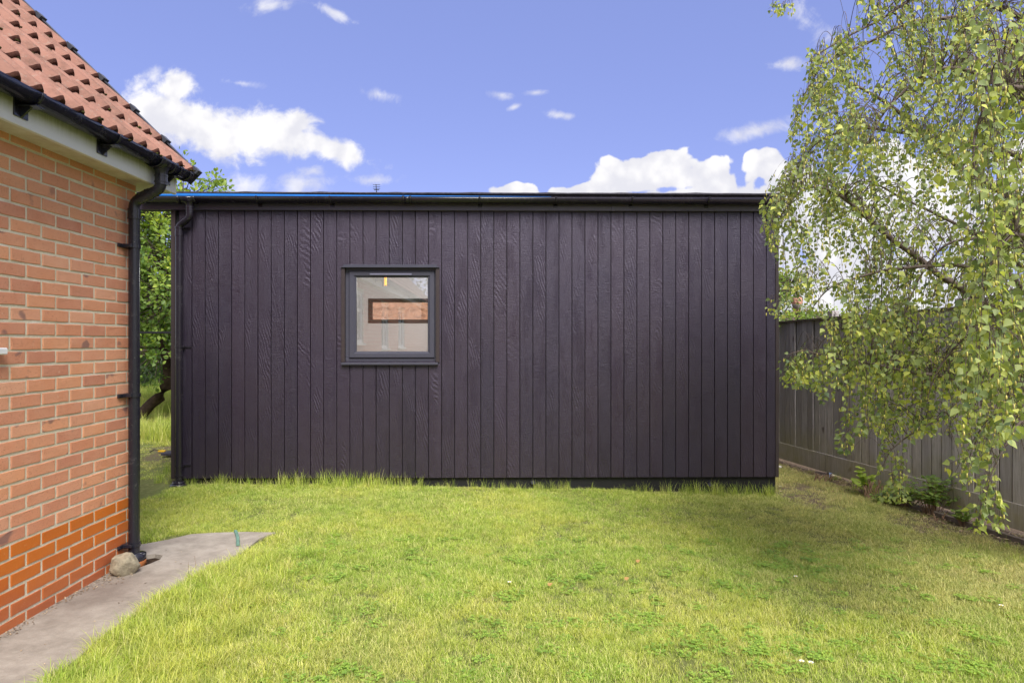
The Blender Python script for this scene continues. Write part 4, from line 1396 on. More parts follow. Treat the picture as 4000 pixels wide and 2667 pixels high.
def ledge(y):
    for (a1, b1), (a2, b2) in zip(left_edge, left_edge[1:]):
        if a1 <= y <= a2: return b1 + (b2 - b1) * (y - a1) / (a2 - a1)
    return 3360 if y < 0 else 5000
def inmask(p, m_=0):
    if p[1] < .5: return False
    px = CX + F * p[0] / p[1]; py = CY - F * (p[2] - CH) / p[1]
    if 3000 < px < 3105 and py < 60: return True
    # small separate sprays in front of the wall's corner
    if 2985 < px < 3080 and 1140 < py < 1235: return True
    if 3078 < px < 3146 and 1135 < py < 1228: return False
    if px < ledge(py) + m_: return False
    if py > 1700:
        if 3270 < px < 3330 and py < 1800: return True
        if 3430 < px < 3570 and py < 1960: return True
        if 3780 < px < 3930 and py < 2070: return True
        if px > 3560 and py < 1870 and ln(px, py, .006, 3) > -.12: return True
        return False
    return True
rt = random.Random(21)
lp, lt, lnn, lsz, lr = [], [], [], [], []
ck = []
twl = []
def hang(p0, length, dir0):
    """a pendulous twig from p0 with leaves"""
    pts_ = [p0.copy()]
    d = dir0.copy(); p = p0.copy()
    step = .03
    n_ = max(3, int(length / step))
    sw = np.array((rt.uniform(-.25, .15), rt.uniform(-.2, .2), 0))
    side = 1
    for i in range(n_):
        d = d * .88 + np.array((0, 0, -1.0)) * .14 + sw * .05 + np.array((rt.gauss(0, .06), rt.gauss(0, .06), 0))
        d /= np.linalg.norm(d)
        p = p + d * step
        if not inmask(p, -12): break
        pts_.append(p.copy())
        for q in range(2 if rt.random() < .35 else 1):
            if rt.random() < .10: continue
            side = -side
            h_ = np.cross(d, np.array((rt.gauss(0, 1), rt.gauss(0, 1), rt.gauss(0, .4))))
            h_ /= np.linalg.norm(h_) + 1e-9
            tp = h_ * .75 + d * .3 + np.array((0, 0, -.55))
            sp = p + h_ * .012
            lp.append(sp); lt.append(tp)
            lnn.append(np.array((rt.gauss(0, 1), rt.gauss(-.5, 1), rt.gauss(.3, .8))))
            lsz.append(rt.uniform(.019, .040) * (1.12 if p[1] < 3.6 else 1))
            lr.append(min(1, max(0, rt.gauss(.45, .24) + (.25 if i > n_ - 3 else 0))))
        if rt.random() < .26: ck.append((p + np.array((rt.uniform(-.01, .01), rt.uniform(-.01, .01), -.002)), rt.uniform(.018, .030)))
    if len(pts_) > 1:
        twl.append(([q - OFF for q in pts_], [.0016 - .0009 * i / len(pts_) for i in range(len(pts_))]))
    return p
cnt = 0; tries = 0
while cnt < 1720 and tries < 50000:
    tries += 1
    px, py = rt.uniform(2960, 4150), rt.uniform(-300, 1900)
    if rt.random() < .15: px = rt.uniform(4100, 4750)
    low = cnt >= 1440
    if low: px, py = rt.uniform(3300, 4150), rt.uniform(1150, 1720)
    i = None
    Y = rt.choice((3.8, 4.1, 4.3, 4.5, 4.8, 5.1)) + rt.uniform(-.25, .25)
    if px > 3750 and rt.random() < .35: Y = rt.uniform(2.6, 3.6)
    a0 = np.array(P(px, py, Y))
    if a0[0] > fence_x(a0[1]) - .08 and a0[2] < 1.85: continue
    if not inmask(a0): continue
    dens = 1.0
    if py > 1450: dens = .50
    if py > 1560: dens = .26
    if py > 1700: dens = .22
    if ln(px, py, .0045, 8) < -.12: dens *= .35
    if ln(px, py, .011, 3) < -.2: dens *= .4
    if 3100 < px < 3330 and 1000 < py < 1230: dens *= .45
    if low: dens = .8
    if rt.random() > dens: continue
    dd_ = np.linalg.norm(skel - a0, axis=1) + .35 * np.maximum(0, a0[2] - skel[:, 2])
    j = int(np.argmin(dd_))
    if dd_[j] > .5 or (py < 100 and px < 3300): continue
    s0 = skel[j]
    mid = (s0 + a0) / 2 + np.array((0, 0, .10 + .15 * rt.random()))
    n_ = 8
    arc = [s0 * (1 - t_) ** 2 + mid * 2 * t_ * (1 - t_) + a0 * t_ * t_ for t_ in [q / n_ for q in range(n_ + 1)]]
    twl.append(([q - OFF for q in arc], [min(skr[j] * .5, .0042) * (1 - .6 * q / n_) for q in range(n_ + 1)]))
    d = arc[-1] - arc[-2]; d /= np.linalg.norm(d) + 1e-9
    hang(a0, rt.uniform(.10, .34), d)
    for q in (4, 6):
        if rt.random() < .6 and inmask(arc[q]): hang(arc[q], rt.uniform(.06, .18), d * .5 + np.array((0, 0, -.5)))
    cnt += 1
# twigs hanging straight off the limbs
for s0 in skel:
    if rt.random() < .45 and inmask(s0, -20):
        hang(s0.copy(), rt.uniform(.08, .26), np.array((rt.uniform(-.6, .2), rt.uniform(-.4, .4), rt.uniform(-.2, .4))))
for (px, py, Y, L_) in ((3020, 1150, 4.2, .14), (3045, 1110, 4.2, .2), (3060, 5, 5.0, .10), (3085, 0, 5.0, .10), (3030, -8, 5.0, .06), (3846, 1900, 3.3, .26), (3870, 1840, 3.3, .30), (3830, 1960, 3.3, .16), (3880, 1900, 3.3, .22),
                      (3300, 1700, 4.0, .16), (3480, 1850, 4.0, .20), (3520, 1800, 4.0, .25), (3450, 1900, 4.0, .1), (3500, 1760, 4.0, .3), (3080, 1390, 4.0, .12), (3120, 1370, 4.0, .2), (3180, 1385, 4.0, .22), (3240, 1400, 4.0, .25), (3100, 1400, 4.0, .16), (3150, 1380, 4.0, .16)):
    for _ in range(3):
        hang(np.array(P(px + rt.uniform(-15, 15), py, Y + rt.uniform(-.06, .06))), L_, np.array((rt.uniform(-.4, .4), 0, -.6)))
twl = [t_ for t_ in twl if len(t_[0]) > 1]
o = put(thin_tubes('twigs', twl, M['bark'], 3), birch); o['kind'] = 'stuff'
lp = np.array(lp); lt = np.array(lt); lnn = np.array(lnn); lsz = np.array(lsz); lr = np.array(lr)
# the 300 nearest leaves are objects of their own, the rest one mesh
pxs = CX + F * lp[:, 0] / lp[:, 1]; pys = CY - F * (lp[:, 2] - CH) / lp[:, 1]
vis = (pxs > 2900) & (pxs < 3990) & (pys > 0) & (pys < 2100)
score = np.where(vis, lsz / lp[:, 1], 0)
order = np.argsort(-score)
single = order[:300]; rest_i = order[300:]
o = put(leaf_mesh('foliage', lp[rest_i] - OFF, lt[rest_i], lnn[rest_i], lsz[rest_i], M['birchleaf'], lr[rest_i]), birch); o['kind'] = 'stuff'
lv = []
for q in range(10):
    lv.append(leaf_mesh('leaf', [(0, 0, 0)], [(0, 1, 0)], [(0, 0, 1)], [1.0], M['birchleaf'], np.array([.15 + q * .075])).data)
for i in single:
    tpn = Vector(lt[i]).normalized(); x_ = tpn.cross(Vector(lnn[i])).normalized(); z_ = x_.cross(tpn)
    mt = Matrix((x_, tpn, z_)).transposed().to_4x4()
    o = bpy.data.objects.new('leaf', lv[int(min(9, lr[i] * 10))]); put(o, birch)
    o.matrix_basis = Matrix.Translation(Vector(lp[i] - OFF)) @ mt @ Matrix.Scale(float(lsz[i]), 4)
cm = MB()
for c_, L_ in ck:
    c_ = c_ - OFF
    r_ = .0036
    ring = [(0, 0)] + []
    vs = [Vector(c_)]
    for (h_, rr) in ((.25, r_), (.7, r_ * 1.05)):
        for q in range(5):
            vs.append(Vector(c_) + Vector((rr * math.cos(q * 1.257), rr * math.sin(q * 1.257), -h_ * L_)))
    vs.append(Vector(c_) + Vector((0, 0, -L_)))
    fs = [(0, 1 + (q + 1) % 5, 1 + q) for q in range(5)] + [(1 + q, 1 + (q + 1) % 5, 6 + (q + 1) % 5, 6 + q) for q in range(5)] + [(11, 6 + q, 6 + (q + 1) % 5) for q in range(5)]
    cm.add(vs, fs, True)
o = cm.build('catkins', M['catkin'], birch); o['kind'] = 'stuff'

# ------------------------------------------------------------------ other trees and shrubs
def bushy(name, label, cat, loc, blobs, nleaf, lsize, mat, trunk=None, seed=1, group=None, clump=26, tmpl=LEAF_OVAL, faces=LO_F, up=.3, bright_top=.25):
    r_ = np.random.default_rng(seed)
    root = empty(name, loc, 0, label, cat, group)
    L0 = np.array(loc)
    w = np.array([b[3] * b[4] * b[5] for b in blobs]); w = w / w.sum()
    pos, tip, nr, sz, rn = [], [], [], [], []
    nc = nleaf // clump
    tw = []
    for c_ in range(nc):
        b = blobs[r_.choice(len(blobs), p=w)]
        d = r_.normal(size=3); d /= np.linalg.norm(d)
        rad = r_.uniform(.55, 1.05) ** .6
        c = np.array(b[:3]) + d * rad * np.array(b[3:6])
        out = d + np.array((0, 0, up))
        out /= np.linalg.norm(out)
        cr = lsize * r_.uniform(1.6, 3.2)
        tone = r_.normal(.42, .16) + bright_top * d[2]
        tw.append(([np.array(b[:3]) + d * rad * .35 * np.array(b[3:6]) - L0, c + out * cr * .5 - L0], [.012, .003]))
        for q in range(clump):
            dd = r_.normal(size=3) + out * 1.0; dd /= np.linalg.norm(dd)
            pos.append(c + dd * cr * r_.uniform(.2, 1.0) - L0)
            tip.append(dd + r_.normal(size=3) * .5)
            nr.append(out + r_.normal(size=3) * .5 + np.array((0, 0, .6)))
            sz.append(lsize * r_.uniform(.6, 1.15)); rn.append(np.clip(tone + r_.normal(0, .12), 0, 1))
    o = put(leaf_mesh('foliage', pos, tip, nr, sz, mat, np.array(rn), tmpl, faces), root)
    o['kind'] = 'stuff'
    if tw: put(thin_tubes('twigs', tw, M['bark'], 3), root)['kind'] = 'stuff'
    if trunk:
        for ln_, rr in trunk:
            put(thin_tubes('trunk', [([np.array(p_) - L0 for p_ in ln_], rr)], M['darkbark'], 10), root)
    return root
YT = 12.0
tk = [np.array(P(*q, YT)) for q in ((470, 1665), (510, 1650), (560, 1610), (590, 1577), (625, 1550), (645, 1515), (655, 1470), (650, 1400), (620, 1300))]
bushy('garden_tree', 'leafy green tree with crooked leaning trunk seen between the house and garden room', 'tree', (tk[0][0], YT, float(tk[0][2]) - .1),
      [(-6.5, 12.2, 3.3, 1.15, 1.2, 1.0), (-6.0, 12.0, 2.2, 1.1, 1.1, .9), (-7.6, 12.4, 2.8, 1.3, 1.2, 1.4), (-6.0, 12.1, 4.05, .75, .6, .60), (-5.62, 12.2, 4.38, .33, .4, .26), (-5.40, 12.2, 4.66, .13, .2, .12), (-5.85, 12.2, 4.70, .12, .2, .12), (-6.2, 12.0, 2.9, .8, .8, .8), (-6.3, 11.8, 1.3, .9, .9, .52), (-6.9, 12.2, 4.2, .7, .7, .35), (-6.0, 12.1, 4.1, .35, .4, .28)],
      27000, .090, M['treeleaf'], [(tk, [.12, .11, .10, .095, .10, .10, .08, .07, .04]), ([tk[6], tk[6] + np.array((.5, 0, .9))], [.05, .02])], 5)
bushy('garden_tree', 'low round tree partly hidden behind the garden room, just above its roof line', 'tree', (-4.2, 14.5, .1),
      [(-4.7, 14.5, 3.2, .9, .8, 1.1), (-4.4, 14.5, 4.05, .35, .4, .3), (-4.9, 14.5, 2.0, .7, .7, 1.0)], 4500, .08, M['treeleaf'], [([np.array((-4.6, 14.5, .0)), np.array((-4.6, 14.5, 2.2))], [.09, .05])], 6)
# hedge in the distance
hg = bushy('hedge', 'dark leafy hedge closing the garden beyond the leaning tree', 'hedge', (-9, 19, 0),
      [(x_, 19 + (x_ % 2) * .3, 1.5, 1.3, .8, 1.6) for x_ in np.arange(-18, -2, 1.6)], 15000, .13, M['darkleaf'], None, 8)
g = MB(); g.box(-9, 7.0, .0, .6, -.2, 2.4)
o = g.build('hedge_core', M['darkleaf'], hg); o.location = (0, 0, 0)
# tree and bushes reflected in the window, behind the camera
bushy('garden_tree', 'broad tree standing on the lawn well behind the viewer, mirrored in the window pane', 'tree', (-.6, -14, 0),
      [(-.8, -14, 6.2, 2.6, 2.2, 2.2), (.8, -14, 4.2, 2.2, 1.8, 1.9), (-2.0, -14.5, 4.2, 1.8, 1.2, 2.0), (-.8, -14.5, 1.6, 3.2, 1.2, 1.6)], 14000, .17, M['darkleaf'], [([np.array((-.6, -14, -.1)), np.array((-.6, -14, 4.5))], [.2, .1])], 9)
# shrub behind the fence
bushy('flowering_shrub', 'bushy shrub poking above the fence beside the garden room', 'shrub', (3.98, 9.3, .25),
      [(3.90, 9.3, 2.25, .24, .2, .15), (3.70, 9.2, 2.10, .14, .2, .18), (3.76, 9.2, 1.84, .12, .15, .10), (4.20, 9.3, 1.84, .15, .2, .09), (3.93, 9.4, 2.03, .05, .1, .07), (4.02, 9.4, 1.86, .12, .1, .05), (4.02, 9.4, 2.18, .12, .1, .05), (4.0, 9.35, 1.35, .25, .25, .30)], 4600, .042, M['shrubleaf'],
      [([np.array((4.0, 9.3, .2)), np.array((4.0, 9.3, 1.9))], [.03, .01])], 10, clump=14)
bushy('climbing_plant', 'pale green climber spilling just over the fence top below the man', 'plant', (4.0, 8.75, 0),
      [(3.75, 8.75, 1.69, .22, .08, .07), (4.15, 8.6, 1.72, .35, .10, .07)], 700, .05, M['shrubleaf'],
      [([np.array((3.9, 8.75, .0)), np.array((3.9, 8.7, 1.7))], [.012, .006])], 12, clump=10, bright_top=.5)

# ------------------------------------------------------------------ plants at the fence foot
def plant(name, label, px, py, seed, n, h, spread, lsize, mat=None, tmpl=LEAF_OVAL, faces=LO_F, tone=.5):
    Y = F * 1.53 / (py - CY)
    loc = np.array(((px - CX) / F * Y, Y, float(lawn_z((px - CX) / F * Y, Y))))
    r_ = np.random.default_rng(seed)
    root = empty(name, loc, 0, label, 'plant')
    st, pos, tip, nr, sz, rn = [], [], [], [], [], []
    for i in range(n):
        a_ = r_.uniform(0, 2 * math.pi); e = r_.uniform(.1, 1) * spread
        end = np.array((math.cos(a_) * e, math.sin(a_) * e * .6, h * r_.uniform(.45, 1)))
        b0 = np.array((math.cos(a_) * e * .3, math.sin(a_) * e * .2, 0))
        mid = (b0 + end) / 2 + np.array((0, 0, h * .25))
        ln_ = [b0 * (1 - t_) ** 2 + mid * 2 * t_ * (1 - t_) + end * t_ * t_ for t_ in np.linspace(0, 1, 6)]
        st.append((ln_, list(np.linspace(.003, .0012, 6))))
        for q in range(2, 6):
            for s_ in (-1, 1):
                dd = np.array((math.cos(a_ + s_ * 1.2), math.sin(a_ + s_ * 1.2), r_.uniform(-.2, .5)))
                pos.append(ln_[q]); tip.append(dd); nr.append(np.array((r_.normal(0, .4), r_.normal(-.3, .4), 1.0)))
                sz.append(lsize * r_.uniform(.6, 1.1)); rn.append(np.clip(r_.normal(tone, .15), 0, 1))
    put(thin_tubes('stems', st, M['stick'], 4), root)
    o = put(leaf_mesh('leaves', pos, tip, nr, sz, mat or M['shrubleaf'], np.array(rn), tmpl, faces), root)
    o['kind'] = 'stuff'
    return root
plant('sapling', 'young seedling with big pale green leaves against the fence foot', 3385, 1918, 1, 5, .28, .12, .095, tmpl=LEAF_BIRCH, faces=LB_F, tone=.9)
plant('bramble', 'dense low bramble by the fence, rightmost of the leafy weeds', 3640, 1992, 2, 52, .34, .24, .055, tone=.4)
plant('bramble', 'small trailing bramble under the birch, left of the dense low bramble', 3540, 1966, 3, 34, .20, .22, .046, tone=.45)
plant('ivy', 'ground-hugging ivy patch at the bottom of the gravel board near the cut stumps', 3465, 1952, 4, 26, .12, .18, .042, tone=.3)
plant('weed', 'single leafy weed beside the timber edging, under the hanging birch tips', 3760, 2034, 5, 14, .16, .12, .045, tone=.5)
# cut stems
def stems(px, py, n, h, spread, seed, label):
    Y = F * 1.53 / (py - CY); x = (px - CX) / F * Y
    r_ = np.random.default_rng(seed)
    root = empty('cut_shrub', (x, Y, float(lawn_z(x, Y))), 0, label, 'stump')
    for i in range(n):
        b0 = np.array((r_.uniform(-1, 1) * spread, r_.uniform(-1, 1) * spread * .5, -.02))
        d = np.array((r_.uniform(-.5, .5), r_.uniform(-.3, .3), 1.0))
        L_ = h * r_.uniform(.4, 1)
        put(thin_tubes('stem', [([b0, b0 + d * L_ * .5, b0 + d * L_ + np.array((r_.uniform(-.02, .02), 0, 0))], [.008, .0065, .006])], M['stick'], 6), root)
stems(3215, 1866, 9, .13, .10, 1, 'cluster of cut brown shoots at the fence foot, the farther one')
stems(3410, 1928, 14, .22, .10, 2, 'taller clump of cut brown shoots beside the pale seedling')
stems(3690, 2016, 8, .10, .12, 4, 'dead grey woody stump under the dense low bramble')
# wrapper, stones, daisies, sticks
def ground_at(px, py, h=1.50):
    Y = F * h / (py - CY); x = (px - CX) / F * Y
    z = float(lawn_z(x, Y))
    Y = F * (CH - z) / (py - CY); x = (px - CX) / F * Y
    return x, Y, float(lawn_z(x, Y))
x, y, z = ground_at(3238, 1868)
g = MB(); g.add([(0, 0, .0), (.04, .01, .01), (.05, .03, .05), (.01, .02, .06), (.025, -.01, .03)], [(0, 1, 4), (1, 2, 4), (2, 3, 4), (3, 0, 4), (0, 3, 2, 1)])
o = g.build('wrapper', m_simple('blue_wrapper', (.30, .38, .60), .3, .6, .2, 40)); o.location = (x, y, z); tag(o, 'crumpled pale blue wrapper caught among cut shoots by the fence', 'litter')
def stone(px, py, r_, label, name='stone', sc=(1, 1, .7), mat=None, seed=1, cat='stone', hh=None):
    rr = random.Random(seed)
    bm = bmesh.new(); bmesh.ops.create_icosphere(bm, subdivisions=4 if r_ > .05 else 2, radius=1)
    pl = [(Vector((rr.gauss(0, 1), rr.gauss(0, 1), rr.gauss(0, .8))).normalized(), rr.uniform(.62, .86)) for _ in range(12)]
    for v in bm.verts:
        c_ = v.co.copy()
        for n_, d_ in pl:
            e = c_.dot(n_) - d_
            if e > 0: c_ -= n_ * e * .9
        c_ *= 1 + .05 * mnoise.noise(v.co * 2.5 + Vector((seed, 0, 0))) + .02 * mnoise.noise(v.co * 7)
        v.co = Vector((c_.x * r_ * sc[0], c_.y * r_ * sc[1], c_.z * r_ * sc[2]))
    me = bpy.data.meshes.new(name); bm.to_mesh(me); bm.free()
    me.polygons.foreach_set('use_smooth', [r_ > .05] * len(me.polygons))
    me.materials.append(mat or M['rock'])
    o = put(bpy.data.objects.new(name, me))
    x, y, z = ground_at(px, py) if hh is None else (*((lambda Y: ((px - CX) / F * Y, Y))(F * CH / (py - CY))), 0.0)
    o.location = (x, y, z + r_ * sc[2] * .78)
    return tag(o, label, cat)
st = stone(490, 2240, .098, 'fist-shaped sandy boulder resting on the path against the brick wall by the drain', 'boulder', (1.0, .85, .82), seed=5, hh=0)
stone(3046, 1829, .03, 'pale stone fragment on bare soil at the far right corner of the garden room', seed=2, mat=m_simple('pale_stone', (.6, .57, .5), .9, .2, .1, 30))
M['petal'] = m_simple('daisy_petal', (.8, .8, .78), .6, .3, .03, 30); M['daisy_eye'] = m_simple('daisy_eye', (.7, .5, .05), .7)
dais = [(3048, 1912, 'daisy-like white blossom closest to the room corner'), (3049, 1930, 'white blossom just in front of the room corner'), (1990, 2294, 'lone white daisy in the middle of the lawn'), (3108, 2268, 'white daisy right of the lawn centre'),
        (3132, 2609, 'left daisy of the pair low on the lawn at right'), (3168, 2614, 'right daisy of the pair low on the lawn at right'), (3911, 2387, 'white daisy on the lawn near the right edge')]
for px, py, lb in dais:
    x, y, z = ground_at(px, py)
    root = empty('daisy', (x, y, z), 0, lb, 'flower', 'daisies in the lawn')
    g = MB()
    g.tube([(0, 0, 0), (0, 0, .034)], .0012, 4)
    g.build('stem', M['shrubleaf'], root)
    g = MB()
    for q in range(12):
        a_ = q * math.pi / 6; c_, s_ = math.cos(a_), math.sin(a_)
        g.add([(c_ * .003 - s_ * .0015, s_ * .003 + c_ * .0015, .034), (c_ * .003 + s_ * .0015, s_ * .003 - c_ * .0015, .034), (c_ * .012 + s_ * .002, s_ * .012 - c_ * .002, .037), (c_ * .012 - s_ * .002, s_ * .012 + c_ * .002, .037)], [(0, 1, 2, 3)])
    g.build('petals', M['petal'], root)
    g = MB(); g.tube([(0, 0, .033), (0, 0, .038)], [.004, .003], 8); g.build('flower_eye', M['daisy_eye'], root)
# fallen orange leaves
M['dryleaf'] = leaf_mat('fallen_leaf', [(0, (.55, .28, .12)), (1, (.62, .38, .16))])
for px, py, lb in ((2440, 2280, 'orange fallen leaf on the lawn right of centre'), (2485, 2210, 'smaller orange fallen leaf further back on the lawn'), (2140, 2304, 'yellowish fallen leaf near the lone white daisy')):
    x, y, z = ground_at(px, py)
    o = put(leaf_mesh('fallen_leaf', [(0, 0, .0)], [(1, .4, .35)], [(0, -.5, 1)], [.035], M['dryleaf'], np.array([.5]))); o.location = (x, y, z + .03)
    tag(o, lb, 'leaf')
# strap on the path
x0, y0 = (920 - CX) / F * (F * CH / (2077 - CY)), F * CH / (2077 - CY)
x1, y1 = (932 - CX) / F * (F * CH / (2133 - CY)), F * CH / (2133 - CY)
g = MB(); n = 6
vs = []
for i in range(n + 1):
    t_ = i / n; xx = x0 + (x1 - x0) * t_ + .006 * math.sin(t_ * 4); yy = y0 + (y1 - y0) * t_
    for (dx_, dz_) in ((-.014, .004), (-.010, .016), (.010, .017), (.014, .004)): vs.append((xx + dx_, yy, dz_))
fs = [(4 * i + q, 4 * i + (q + 1) % 4, 4 * i + 4 + (q + 1) % 4, 4 * i + 4 + q) for i in range(n) for q in range(4)] + [(0, 1, 2, 3), (4 * n + 3, 4 * n + 2, 4 * n + 1, 4 * n)]
g.add(vs, fs); tag(g.build('hose_piece', M['strap']), 'short piece of flat green hose lying at the far end of the path', 'hose')
# bits on the ground beyond the gap
x, y, z = ground_at(632, 1771, 1.46)
g = MB(); g.box(-.045, .045, -.02, .02, 0, .02, .004); o = g.build('yellow_strip', m_simple('yellow_plastic', (.75, .45, .02), .4)); o.location = (x, y, z + .02); tag(o, 'bright yellow plastic strip dropped on the grass beyond the gap', 'litter')
x, y, z = ground_at(668, 1782, 1.46)
g = MB(); g.box(-.08, .22, -.10, .12, 0, .03, .004); o = g.build('slate_slab', M['felt']); o.location = (x, y, z + .03); tag(o, 'dark flat slab peeping out behind the left corner of the garden room', 'slab')
x, y, z = ground_at(600, 1778, 1.46)
o = put(thin_tubes('twig', [([np.array((-.05, 0, .02)), np.array((0, .02, .05)), np.array((.06, .03, .04))], [.006, .006, .004])], M['gasket'], 5)); o.location = (x, y, z + .02); tag(o, 'dark bent twig on the worn grass left of the yellow strip', 'stick')
x, y, z = ground_at(1040, 2190, 1.47)
# dead stalks standing by the path edge
root = empty('dead_stalk', (-1.93, 4.22, 0), 0, 'thin dead grass stalks leaning over the edge of the concrete path', 'plant')
for i, (dx_, dy_, lx, h_) in enumerate(((-.13, .0, .0, .05), (-.09, .02, -.01, .08), (-.02, .0, .01, .06), (-.04, .05, .02, .045))):
    put(thin_tubes('stalk', [([np.array((dx_, dy_, 0.)), np.array((dx_ + lx, dy_, h_))], [.0015, .0008])], M['stick'], 4), root)
# rail seen through the leaves of the leaning tree
g = MB()
pa, pb = P(470, 1298, 10.9), P(760, 1300, 10.9)
rail = empty('timber_rail', (pa.x, 10.9, .05), 0, 'dark horizontal rail half hidden by the leaves of the leaning tree', 'rail')
g.box(0, pb.x - pa.x, -.03, .03, pa.z - .07, pa.z - .035, .004); g.build('rail', M['gasket'], rail)
for q in (0.0, pb.x - pa.x):
    g = MB(); g.box(q - .04, q + .04, .031, .11, -.15, pa.z, .004); g.build('post', M['gasket'], rail)
# ------------------------------------------------------------------ far building seen through both windows
fb = empty('outbuilding', (-2.2, 16, 0), 0, 'terracotta pantiled outbuilding seen through the garden room window and slot window', 'building')
g = MB(); g.box(-3.0, 4.5, .3, 4.5, 0, 1.75); g.build('wall', M['brick'], fb)
g = MB(); vs, fs = [], []
nn = 150
for q in range(7):
    for i in range(nn + 1):
        x_ = -3.3 + 8.0 * i / nn
        s_ = q * .36
        for e, up_ in ((0, .012), (1, .0)):
            ss = s_ + (.38 if e else 0)
            vs.append((x_, ss * .82, 1.65 + ss * .57 + up_ + .034 * math.cos((x_ + ss * .35) * 2 * math.pi / .20)))
    b0 = q * (nn + 1) * 2
    for i in range(nn): fs.append((b0 + 2 * i, b0 + 2 * i + 2, b0 + 2 * i + 3, b0 + 2 * i + 1))
g.add(vs, fs, True); o = g.build('roof', M['rust_roof'], fb)
g = MB(); g.add([(-3.3, .05, 1.62), (4.7, .05, 1.62), (4.7, 2.3, 3.1), (-3.3, 2.3, 3.1), (-3.3, 4.6, 1.62), (4.7, 4.6, 1.62)], [(0, 1, 2, 3), (3, 2, 5, 4)]); g.build('roof_deck', M['rust_roof'], fb)
# TV aerial far behind, above the roof edge
YA = 38
ba = P(1471, 760, YA)
an = empty('tv_aerial', (ba.x, YA, ba.z - 5.2), 0, 'small television aerial rising just above the garden room roof', 'aerial')
s_ = YA / F
g = MB(); g.tube([(0, 0, 0), (0, 0, 5.2 + 12 * s_)], .03, 6); g.build('mast', M['gasket'], an)
g = MB(); g.tube([(0, 0, 5.2 + 5 * s_), (-1.5 * s_, -.05, 5.2 + 39 * s_)], .02, 6)
for py, w_ in ((722, 14), (730, 14), (737, 14), (741, 10), (743, 10)):
    z_ = P(0, py, YA).z - an.location.z
    g.tube([(-w_ * s_, 0, z_), (w_ * s_, 0, z_)], .013, 5)
g.build('elements', M['gasket'], an)

